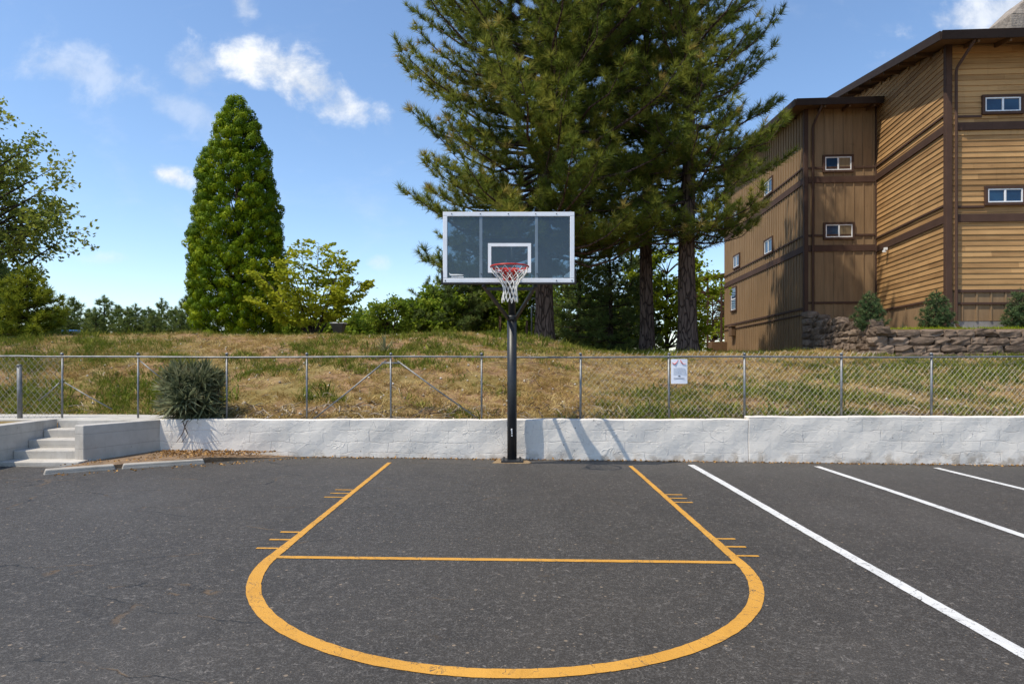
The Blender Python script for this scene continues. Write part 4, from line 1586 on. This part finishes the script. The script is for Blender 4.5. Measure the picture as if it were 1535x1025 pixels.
# foundations
for fr_, u0, u1, z0, z1 in ((front, .02, 11, 2.0, 2.80), (left, 0, RL - .02, 1.8, 2.55), (wfront, .02, 2.7, 1.7, 3.35)):
    m_ = MB()
    fr_.box(m_, u0, u1, z0, z1, -.02, .004 if fr_ is not wfront else .005)
    m_.build('foundation', M['batten'] if fr_ is not front else M['found'], bd)


def window(fr_, u0, u1, z0, z1, panes, vertical=True):
    t_ = .085
    m_ = MB()
    fr_.box(m_, u0, u1, z1 - t_, z1, .0, .085)
    fr_.box(m_, u0, u1, z0, z0 + t_, .0, .095)
    fr_.box(m_, u0, u0 + t_, z0 + t_, z1 - t_, .0, .083)
    fr_.box(m_, u1 - t_, u1, z0 + t_, z1 - t_, .0, .083)
    w = m_.build('window', M['trim'], bd, False, .004)
    a0, a1, b0, b1 = u0 + t_, u1 - t_, z0 + t_, z1 - t_
    f = .04
    m_ = MB()
    fr_.box(m_, a0, a1, b1 - f, b1, .0, .07)
    fr_.box(m_, a0, a1, b0, b0 + f, .0, .072)
    fr_.box(m_, a0, a0 + f, b0 + f, b1 - f, .0, .07)
    fr_.box(m_, a1 - f, a1, b0 + f, b1 - f, .0, .07)
    if vertical:
        c = (a0 + a1) / 2
        fr_.box(m_, c - f * .7, c + f * .7, b0 + f, b1 - f, .0, .069)
    else:
        c = (b0 + b1) / 2
        fr_.box(m_, a0 + f, a1 - f, c - f * .7, c + f * .7, .0, .069)
    m_.build('frame', M['window_white'], w, False, .003)
    for k in range(2):
        m_ = MB()
        if vertical:
            c = (a0 + a1) / 2
            r_ = (a0 + f, c - f * .7) if k == 0 else (c + f * .7, a1 - f)
            fr_.box(m_, r_[0], r_[1], b0 + f, b1 - f, .0, .045)
        else:
            c = (b0 + b1) / 2
            r_ = (b0 + f, c - f * .7) if k == 0 else (c + f * .7, b1 - f)
            fr_.box(m_, a0 + f, a1 - f, r_[0], r_[1], .0, .045)
        m_.build('pane', M[panes[k]], w)


window(front, .985, 2.19, 9.06, 9.66, ('pane', 'pane'))
window(front, 1.06, 2.25, 6.30, 6.89, ('pane', 'pane'))
window(front, 4.2, 5.4, 9.06, 9.66, ('pane', 'pane'))
window(front, 4.2, 5.4, 6.30, 6.89, ('pane', 'pane'))
window(wfront, .64, 1.80, 8.93, 9.62, ('pane', 'curtain'))
window(wfront, .66, 1.84, 6.32, 6.99, ('pane', 'curtain'))
for t_, z in ((4.2, 9.55), (4.2, 6.85), (9.6, 9.4), (9.4, 7.0)):
    window(wleft, WL - t_ - .6, WL - t_ + .6, z - .38, z + .38, ('pane', 'pane'))
window(wleft, WL - 10.5, WL - 9.4, 4.35, 5.7, ('pane', 'pane'), False)

# roofs
def roof(corner, dirb, U, w, length, ez, pitch, th, oh, ohs, name='roof'):
    m_ = MB()
    b = Vector((dirb.x, dirb.y))
    c = corner - b * oh - U * ohs
    pts = [c, c + U * (w + ohs), c + U * (w + ohs) + b * (length + oh), c + b * (length + oh)]
    zz = [ez - pitch * oh, ez - pitch * oh, ez + pitch * length, ez + pitch * length]
    lo = [(p.x, p.y, z) for p, z in zip(pts, zz)]
    hi = [(p.x, p.y, z + th) for p, z in zip(pts, zz)]
    m_.hexa(lo + hi)
    r_ = m_.build(name, [M['roof']], bd)
    # soffit boards under the eave, fascia and gutter
    m_ = MB()
    m_.hexa([(p[0], p[1], p[2] - .03) for p in lo] + [(p[0], p[1], p[2] - .004) for p in lo])
    m_.build('soffit', M['soffit'], r_)
    m_ = MB()
    a, d = Vector(lo[0]), Vector(lo[1])
    nb_ = Vector((-b.x, -b.y, 0))
    m_.hexa([a + nb_ * .03 + Vector((0, 0, -.09)), d + nb_ * .03 + Vector((0, 0, -.09)), d + Vector((0, 0, -.09)), a + Vector((0, 0, -.09)),
             a + nb_ * .10 + Vector((0, 0, th - .01)), d + nb_ * .10 + Vector((0, 0, th - .01)), d + Vector((0, 0, th - .01)), a + Vector((0, 0, th - .01))])
    m_.build('gutter', M['gutter'], r_, False, .008)
    m_ = MB()
    a, d = Vector(lo[0]), Vector(lo[3])
    nu = Vector((-U.x, -U.y, 0))
    m_.hexa([a + nu * .04 + Vector((0, 0, -.10)), a + Vector((0, 0, -.10)), d + Vector((0, 0, -.10)), d + nu * .04 + Vector((0, 0, -.10)),
             a + nu * .04 + Vector((0, 0, th + .012)), a + Vector((0, 0, th + .012)), d + Vector((0, 0, th + .012)), d + nu * .04 + Vector((0, 0, th + .012))])
    m_.build('fascia', M['gutter'], r_, False, .006)
    # rafter ends
    k = 0
    u = .5
    while u < w:
        m_ = MB()
        p = corner + U * u
        q = p - b * (oh - .05)
        m_.bar((p.x, p.y, ez - .10), (q.x, q.y, ez - pitch * (oh - .05) - .10), .06, .12)
        m_.build('rafter_end', M['soffit'], r_)
        u += .9
        if u > 5:
            break
    t_ = .9
    while t_ < min(length, 9):
        m_ = MB()
        p = corner + b * t_
        q = p - U * (ohs - .05)
        z = ez + pitch * t_ - .10
        m_.bar((p.x, p.y, z), (q.x, q.y, z), .06, .11)
        m_.build('rafter_end', M['soffit'], r_)
        t_ += 1.2
    return r_


roof(CR, dL, front.U, 12, RL, EZ + .04, PITCH, .16, .85, .60)
roof(CW, dW, wfront.U, 3.4, WL, WEZ + .04, WP, .16, .70, .62)

# downspouts
def spout(fr_, u, ztop, zbot, dtop):
    m_ = MB()
    P = fr_.P
    m_.tube([P(u + .14, ztop + .02, dtop), P(u + .12, ztop - .12, dtop - .03), P(u + .02, ztop - .62, .13), P(u, ztop - .75, .12), P(u, zbot + .25, .12), P(u + .01, zbot + .12, .14), P(u + .05, zbot, .24)], .045, 8)
    m_.build('downspout', M['trim'], bd, True)


spout(front, .19, EZ - .12, 2.55, .80)
spout(wfront, .24, WEZ - .02, 3.2, .66)
# small lamp under the belt and a vent box
m_ = MB()
u = RL - 4.25
left.box(m_, u, u + .12, 5.70, 5.80, .06, .17)
left.box(m_, u + .02, u + .10, 5.62, 5.70, .10, .22)
m_.build('wall_lamp', M['window_white'], bd, False, .01)
m_ = MB()
wleft.box(m_, WL - 10.2, WL - 9.6, 3.0, 3.5, .04, .26)
wleft.box(m_, WL - 10.25, WL - 9.55, 3.5, 3.56, .04, .30)
m_.build('vent_box', M['soffit'], bd, False, .02)
# chimney on the tall roof
m_ = MB()
c = Vector((17.95, 22.6))
m_.hexa([(17.2, 22.0, 12.0), (19.2, 22.0, 12.0), (19.2, 23.2, 12.0), (17.2, 23.2, 12.0), (17.2, 22.0, 13.55), (19.2, 22.0, 13.55), (19.2, 23.2, 13.55), (17.2, 23.2, 13.55)])
m_.hexa([(17.2, 22.0, 13.55), (19.2, 22.0, 13.55), (19.2, 23.2, 13.55), (17.2, 23.2, 13.55), (17.85, 22.15, 14.2), (19.0, 22.15, 14.2), (19.0, 23.05, 14.2), (17.85, 23.05, 14.2)])
m_.build('chimney', M['chimney'], bd, False, .03)
# outside staircase at the far end
stc = MB()
sx, sy = CW.x + dW.x * WL, CW.y + dW.y * WL
stc.hexa([(sx - 1.7, sy + .1, 6.35), (sx + .8, sy + .1, 6.75), (sx + .8, sy + 2.2, 6.75), (sx - 1.7, sy + 2.2, 6.35),
          (sx - 1.7, sy + .1, 6.47), (sx + .8, sy + .1, 6.87), (sx + .8, sy + 2.2, 6.87), (sx - 1.7, sy + 2.2, 6.47)])
sr = stc.build('staircase', M['soffit'], bd)
for dx in (-1.62, -.95, -.15, .62):
    m_ = MB()
    m_.bar((sx + dx, sy + .2, 1.7), (sx + dx, sy + .2, 6.7), .10)
    m_.build('stair_post', M['trim'], sr)
m_ = MB()
for k in range(13):
    z = 4.0 + k * .13
    m_.bar((sx - 1.6, sy + .18, z), (sx + .6, sy + .18, z + .1), .03, .045)
for z in (3.4, 3.0):
    m_.bar((sx - 1.6, sy + .18, z - .25), (sx + .6, sy + .18, z), .04, .06)
m_.bar((sx - 1.6, sy + .2, 5.9), (sx + .7, sy + .2, 4.5), .05, .16)
m_.build('stair_railing', M['trim'], sr)
for k in range(10):
    m_ = MB()
    m_.box((sx - 1.4 + k * .2, sy + 1.0, 3.1 + k * .17), (.28, 1.3, .05))
    m_.build('stair_tread', M['soffit'], sr)
m_ = MB()
m_.box((sx - .3, sy - .05, 2.3), (1.3, 1.0, .9))
m_.build('landing_wall', M['soffit'], sr, False, .02)

# ------------------------------------------------------------------ terrace with rock wall
TZ = 2.48
mb = MB()
mb.prism([(10.45, 18.18), (24, 17.6), (24, 21.5), (13.7, 24.6), (11.65, 25.0), (11.35, 23.8)], 1.5, lambda x, y: TZ if y < 22 else TZ + .2)
tag(mb.build('terrace', M['mulch']), kind='structure')


def rock(mb_, p, u, n, w, h, d, rs, tints):
    """one weathered block: subdivided, rounded and dented"""
    V = []
    N = 3
    idx = {}
    fs = []
    def vid(a, b, c):
        k = (a, b, c)
        if k not in idx:
            q = np.array([a / N * 2 - 1, b / N * 2 - 1, c / N * 2 - 1])
            r4 = (abs(q[0]) ** 6 + abs(q[1]) ** 6 + abs(q[2]) ** 6) ** (1 / 6)
            q = q / max(r4, .6) * (max(abs(q)))
            q = q + rs.normal(size=3) * np.array([.055, .09, .085])
            pos = p + u * q[0] * w / 2 + n * q[1] * d / 2 + np.array([0, 0, 1]) * q[2] * h / 2
            idx[k] = len(V)
            V.append(tuple(pos))
        return idx[k]
    for a in range(N):
        for b in range(N):
            for f_ in (0, N):
                fs.append((vid(a, b, f_), vid(a + 1, b, f_), vid(a + 1, b + 1, f_), vid(a, b + 1, f_)) if f_ else (vid(a, b + 1, f_), vid(a + 1, b + 1, f_), vid(a + 1, b, f_), vid(a, b, f_)))
                fs.append((vid(a, f_, b), vid(a, f_, b + 1), vid(a + 1, f_, b + 1), vid(a + 1, f_, b)) if f_ else (vid(a + 1, f_, b), vid(a + 1, f_, b + 1), vid(a, f_, b + 1), vid(a, f_, b)))
                fs.append((vid(f_, a, b), vid(f_, a + 1, b), vid(f_, a + 1, b + 1), vid(f_, a, b + 1)) if f_ else (vid(f_, a, b + 1), vid(f_, a + 1, b + 1), vid(f_, a + 1, b), vid(f_, a, b)))
    mb_.add(V, fs)
    tints += [rs.uniform(0, 1)] * len(V)


def rock_wall():
    rs = np.random.default_rng(44)
    mb_ = MB()
    tints = []
    segs = [((10.35, 18.12), (24, 17.5), 1.60, 2.56, 2.56), ((11.15, 24.0), (10.36, 18.2), 1.62, 3.25, 2.60)]
    for a, b, zb, zta, ztb in segs:
        a, b = np.array([*a, 0.0]), np.array([*b, 0.0])
        L = np.linalg.norm(b - a)
        u = (b - a) / L
        n = np.array([u[1], -u[0], 0])
        z = zb
        k = 0
        while z < max(zta, ztb):
            hh = rs.uniform(.20, .27)
            s = -rs.uniform(0, .25)
            while s < L:
                w = rs.uniform(.30, .72)
                zt = zta + (ztb - zta) * np.clip(s / L, 0, 1)
                if z + hh * .55 < zt:
                    p = a + u * (s + w / 2) + np.array([0, 0, z + hh / 2 + rs.normal() * .01]) - n * (k * .035)
                    rock(mb_, p, u, n, w + .02, hh + .015, .42, rs, tints)
                s += w
            z += hh
            k += 1
    # end pillar
    for k in range(7):
        rock(mb_, np.array([11.12, 23.75, 1.75 + k * .26]), np.array([1.0, 0, 0]), np.array([0, -1.0, 0]), .50, .27, .5, rs, tints)
    o = np_mesh_from_mb('stone_wall', mb_, tints, M['stone'])
    tag(o, 'brown split rock retaining wall below the apartment building', 'wall')


rock_wall()
SG = 'dwarf spruces on the terrace before the building'
for k, (px, hh, lb) in enumerate([(1304, 1.15, 'dwarf spruce at the left bend of the rock wall'), (1403, 1.2, 'dwarf spruce in front of the building corner downspout'),
                                  (1529, 1.22, 'dwarf spruce cut by the right edge of the frame')]):
    Y = 18.75
    conifer('dwarf_spruce', ((px - HX) / F * Y, Y, TZ - .04), lb, 'spruce', SG, 600 + 11 * k, hh, .04, .04, curve([(0, .40), (.25, .46), (.6, .30), (hh, .03)]), .085, 8,
            curve([(0, .15), (1.2, .6)]), .105, M['spruce'], M['dark_bark'], twig=.24, tstep=.062, tuft=(20, 10, 90, .13), upcurl=.4)


def ground_cover():
    global rng
    rs = np.random.default_rng(17)
    rng = np.random.default_rng(18)
    n = 520
    x = np.concatenate([rs.uniform(10.9, 18, 340), rs.normal(12.2, .5, 90), rs.normal(14.0, .4, 90)])
    y = 18.1 - (x - 10.35) * .045 + np.abs(rs.normal(size=n)) * .14 + .26
    P = np.stack([x, y, np.full(n, TZ + .01)], -1)
    V, Fc, tt = scatter(*blades(12, .05, .35, 8, .8), P, np.stack([rs.normal(size=n) * .2, rs.normal(size=n) * .2, np.ones(n)], -1), rs.uniform(.05, .14, n), rs.uniform(.1, 1, n))
    tag(np_mesh('ground_cover', V, Fc, tt, M['lime']), 'yellow green ground cover along the top of the rock wall', 'ground cover', kind='stuff')


ground_cover()
p = at(1353, 488, 18.9)
root = thing('small_shrub', (p.x, 18.9, TZ), 'tiny grey green shrub between two dwarf spruces on the terrace', 'shrub')
V, Fc = rosette(40, .06, 5, 80, 31)
np_mesh('leaves', V * .26 + np.array([p.x, 18.9, TZ]), Fc, np.repeat(np.random.default_rng(2).uniform(0, .7, 40), 6), M['spiky'], root)

# ------------------------------------------------------------------ small things on the crest
b = place(507, 24.5)
root = thing('grill', b, 'dark tapered box with a pale lid standing on the crest behind the yellow green tree', 'box')
c = at(507, 494, 24.5)
m_ = MB()
m_.hexa([(c.x - .15, 24.4, c.z - .12), (c.x + .15, 24.4, c.z - .12), (c.x + .15, 24.7, c.z - .12), (c.x - .15, 24.7, c.z - .12),
         (c.x - .25, 24.3, c.z + .22), (c.x + .25, 24.3, c.z + .22), (c.x + .25, 24.8, c.z + .22), (c.x - .25, 24.8, c.z + .22)])
m_.build('box', M['bin_dark'], root, False, .01)
m_ = MB()
m_.box((c.x, 24.55, c.z + .245), (.54, .54, .045))
m_.build('lid', M['bin_pale'], root, False, .01)
m_ = MB()
m_.tube([(c.x, 24.55, b[2] - .1), (c.x, 24.55, c.z - .11)], .05, 8)
m_.build('stand', M['bin_dark'], root)

for px, y0, Y, lb in ((749, 474, 24.5, 'brown wooden post just left of the hoop pole on the crest'), (789, 480, 24, 'brown wooden post between the hoop pole and the largest pine trunk')):
    q = place(px, Y)
    m_ = MB()
    m_.bar((q[0], Y, q[2] - .2), (q[0] + .02, Y, at(px, y0, Y).z), .09)
    tag(m_.build('wooden_post', M['wood_post'], None, False, .01), lb, 'post')
q = place(797, 23)
zt = at(797, 459, 23).z
m_ = MB()
m_.tube([(q[0], 23, q[2] - .1), (q[0], 23, zt - .06), (q[0] + .04, 23, zt), (q[0] + .55, 23.1, zt + .02)], .03, 8)
m_.tube([(q[0] + .6, 23.1, q[2] - .1), (q[0] + .58, 23.1, zt + .02)], .03, 8)
m_.tube([(q[0], 23, zt + .28), (q[0] + .9, 23.2, zt + .30)], .018, 6)
tag(m_.build('pipe_rail', M['galv'], None, True), 'bent grey pipe rail standing beside the largest pine trunk', 'rail')
q = at(105, 493.5, 30)
m_ = MB()
m_.hexa([(q.x - .22, 29.8, q.z - .7), (q.x + .22, 29.8, q.z - .7), (q.x + .32, 30.5, q.z - .7), (q.x - .32, 30.5, q.z - .7),
         (q.x - .24, 29.75, q.z - .04), (q.x + .20, 29.75, q.z - .07), (q.x + .17, 30.5, q.z - .02), (q.x - .20, 30.5, q.z + .0)])
tag(m_.build('tarp_bundle', M['blue'], None, False, .03), 'small blue bundle half hidden behind the crest before the far conifers', 'bundle')

# ------------------------------------------------------------------ light, sky, camera
SUN = Vector((.49, .29, -1.0)).normalized()
sd = bpy.data.lights.new('Sun', 'SUN')
sd.energy = 4.9
sd.angle = math.radians(.5)
sd.color = (1.0, .925, .78)
so = bpy.data.objects.new('sun', sd)
COL.objects.link(so)
so.rotation_euler = SUN.to_track_quat('-Z', 'Y').to_euler()
el = math.asin(-SUN.z)
rot = math.atan2(-SUN.x, -SUN.y)

w = bpy.data.worlds.new('World')
SC.world = w
w.use_nodes = True
wt = w.node_tree
wt.nodes.clear()


class WT(NT):
    def __init__(self, tree):
        self.t = tree


g = WT(wt)
sky = g.n('ShaderNodeTexSky', {'sky_type': 'NISHITA', 'sun_disc': False, 'sun_elevation': el, 'sun_rotation': rot, 'altitude': 300.0, 'air_density': 1.0, 'dust_density': .6, 'ozone_density': 2.0})
tc = g.n('ShaderNodeTexCoord').outputs['Generated']
xyz = g.n('ShaderNodeSeparateXYZ', None, Vector=tc)
yy = g.math('MAXIMUM', xyz.outputs[1], .05)
uu = g.math('DIVIDE', xyz.outputs[0], yy)
vv = g.math('DIVIDE', xyz.outputs[2], yy)
uv = g.n('ShaderNodeCombineXYZ', None, X=uu, Y=vv, Z=0.0).outputs[0]
wisp = g.noise(g.n('ShaderNodeMapping', None, Vector=uv, Scale=(1.0, 1.9, 1), Rotation=(0, 0, .5)).outputs[0], 5.5, 7.0, .62, .35)
puff = g.noise(uv, 13.0, 8.0, .60, .2)
# each cloud: centre (tan of azimuth, tan of height), half sizes, tilt, weight, softness
clouds = [((-.325, .437), (.135, .042), -.38, 1.0), ((-.27, .405), (.06, .035), -.1, .9), ((-.535, .295), (.058, .019), -.32, .95), ((-.50, .455), (.045, .04), -.5, .42), ((-.67, .455), (.16, .042), -.25, .36),
          ((-.42, .565), (.028, .035), .3, .55), ((.78, .56), (.16, .045), .35, .75), ((.68, .50), (.05, .03), .6, .3), ((-.64, .165), (.045, .012), 0, .32), ((-.21, .16), (.02, .012), 0, .35), ((-.52, .40), (.10, .03), -.4, .28)]
cf = 0.0
for (cu, cv), (sa, sb), ang, wt_ in clouds:
    du, dv = g.math('SUBTRACT', uu, cu), g.math('SUBTRACT', vv, cv)
    ca, sn = math.cos(ang), math.sin(ang)
    a = g.math('DIVIDE', g.math('ADD', g.math('MULTIPLY', du, ca), g.math('MULTIPLY', dv, sn)), sa)
    b_ = g.math('DIVIDE', g.math('SUBTRACT', g.math('MULTIPLY', dv, ca), g.math('MULTIPLY', du, sn)), sb)
    d2 = g.math('SQRT', g.math('ADD', g.math('MULTIPLY', a, a), g.math('MULTIPLY', b_, b_)))
    k = g.math('SUBTRACT', 1.0, d2)
    k = g.math('ADD', k, g.math('MULTIPLY_ADD', puff, 2.6, -1.30))
    k = g.math('ADD', k, g.math('MULTIPLY_ADD', wisp, 2.4, -1.2))
    k = g.math('MULTIPLY', g.step(k, -.15, 1.0), wt_)
    cf = g.math('MAXIMUM', cf, k)
thin = g.math('MULTIPLY', g.step(wisp, .50, .80), .16)
cf = g.math('MAXIMUM', cf, thin)
cf = g.math('MULTIPLY', cf, g.step(xyz.outputs[2], .0, .08))
cc = g.mix(g.step(puff, .35, .7), (5.0, 5.4, 6.0), (7.4, 7.5, 7.6))
hs = g.n('ShaderNodeHueSaturation', None, Saturation=1.06, Value=1.44, Color=sky.outputs[0]).outputs[0]
skc = g.mix(cf, hs, cc)
bg = g.n('ShaderNodeBackground', None, Color=skc, Strength=.15)
wo = g.n('ShaderNodeOutputWorld')
wt.links.new(bg.outputs[0], wo.inputs[0])

cam = bpy.data.cameras.new('Camera')
cam.sensor_width = 36.0
cam.lens = 36.0 * F / 1535.0
cam.shift_y = (HY - 512.5) / 1535.0
cam.clip_end = 2000
cam.clip_start = .05
co = bpy.data.objects.new('camera', cam)
COL.objects.link(co)
co.location = (0, 0, EYE)
co.rotation_euler = (math.radians(90), 0, 0)
SC.camera = co
vs_ = SC.view_settings
vs_.view_transform = 'Standard'
vs_.look = 'None'
vs_.exposure = 0.0
vs_.gamma = 1.0
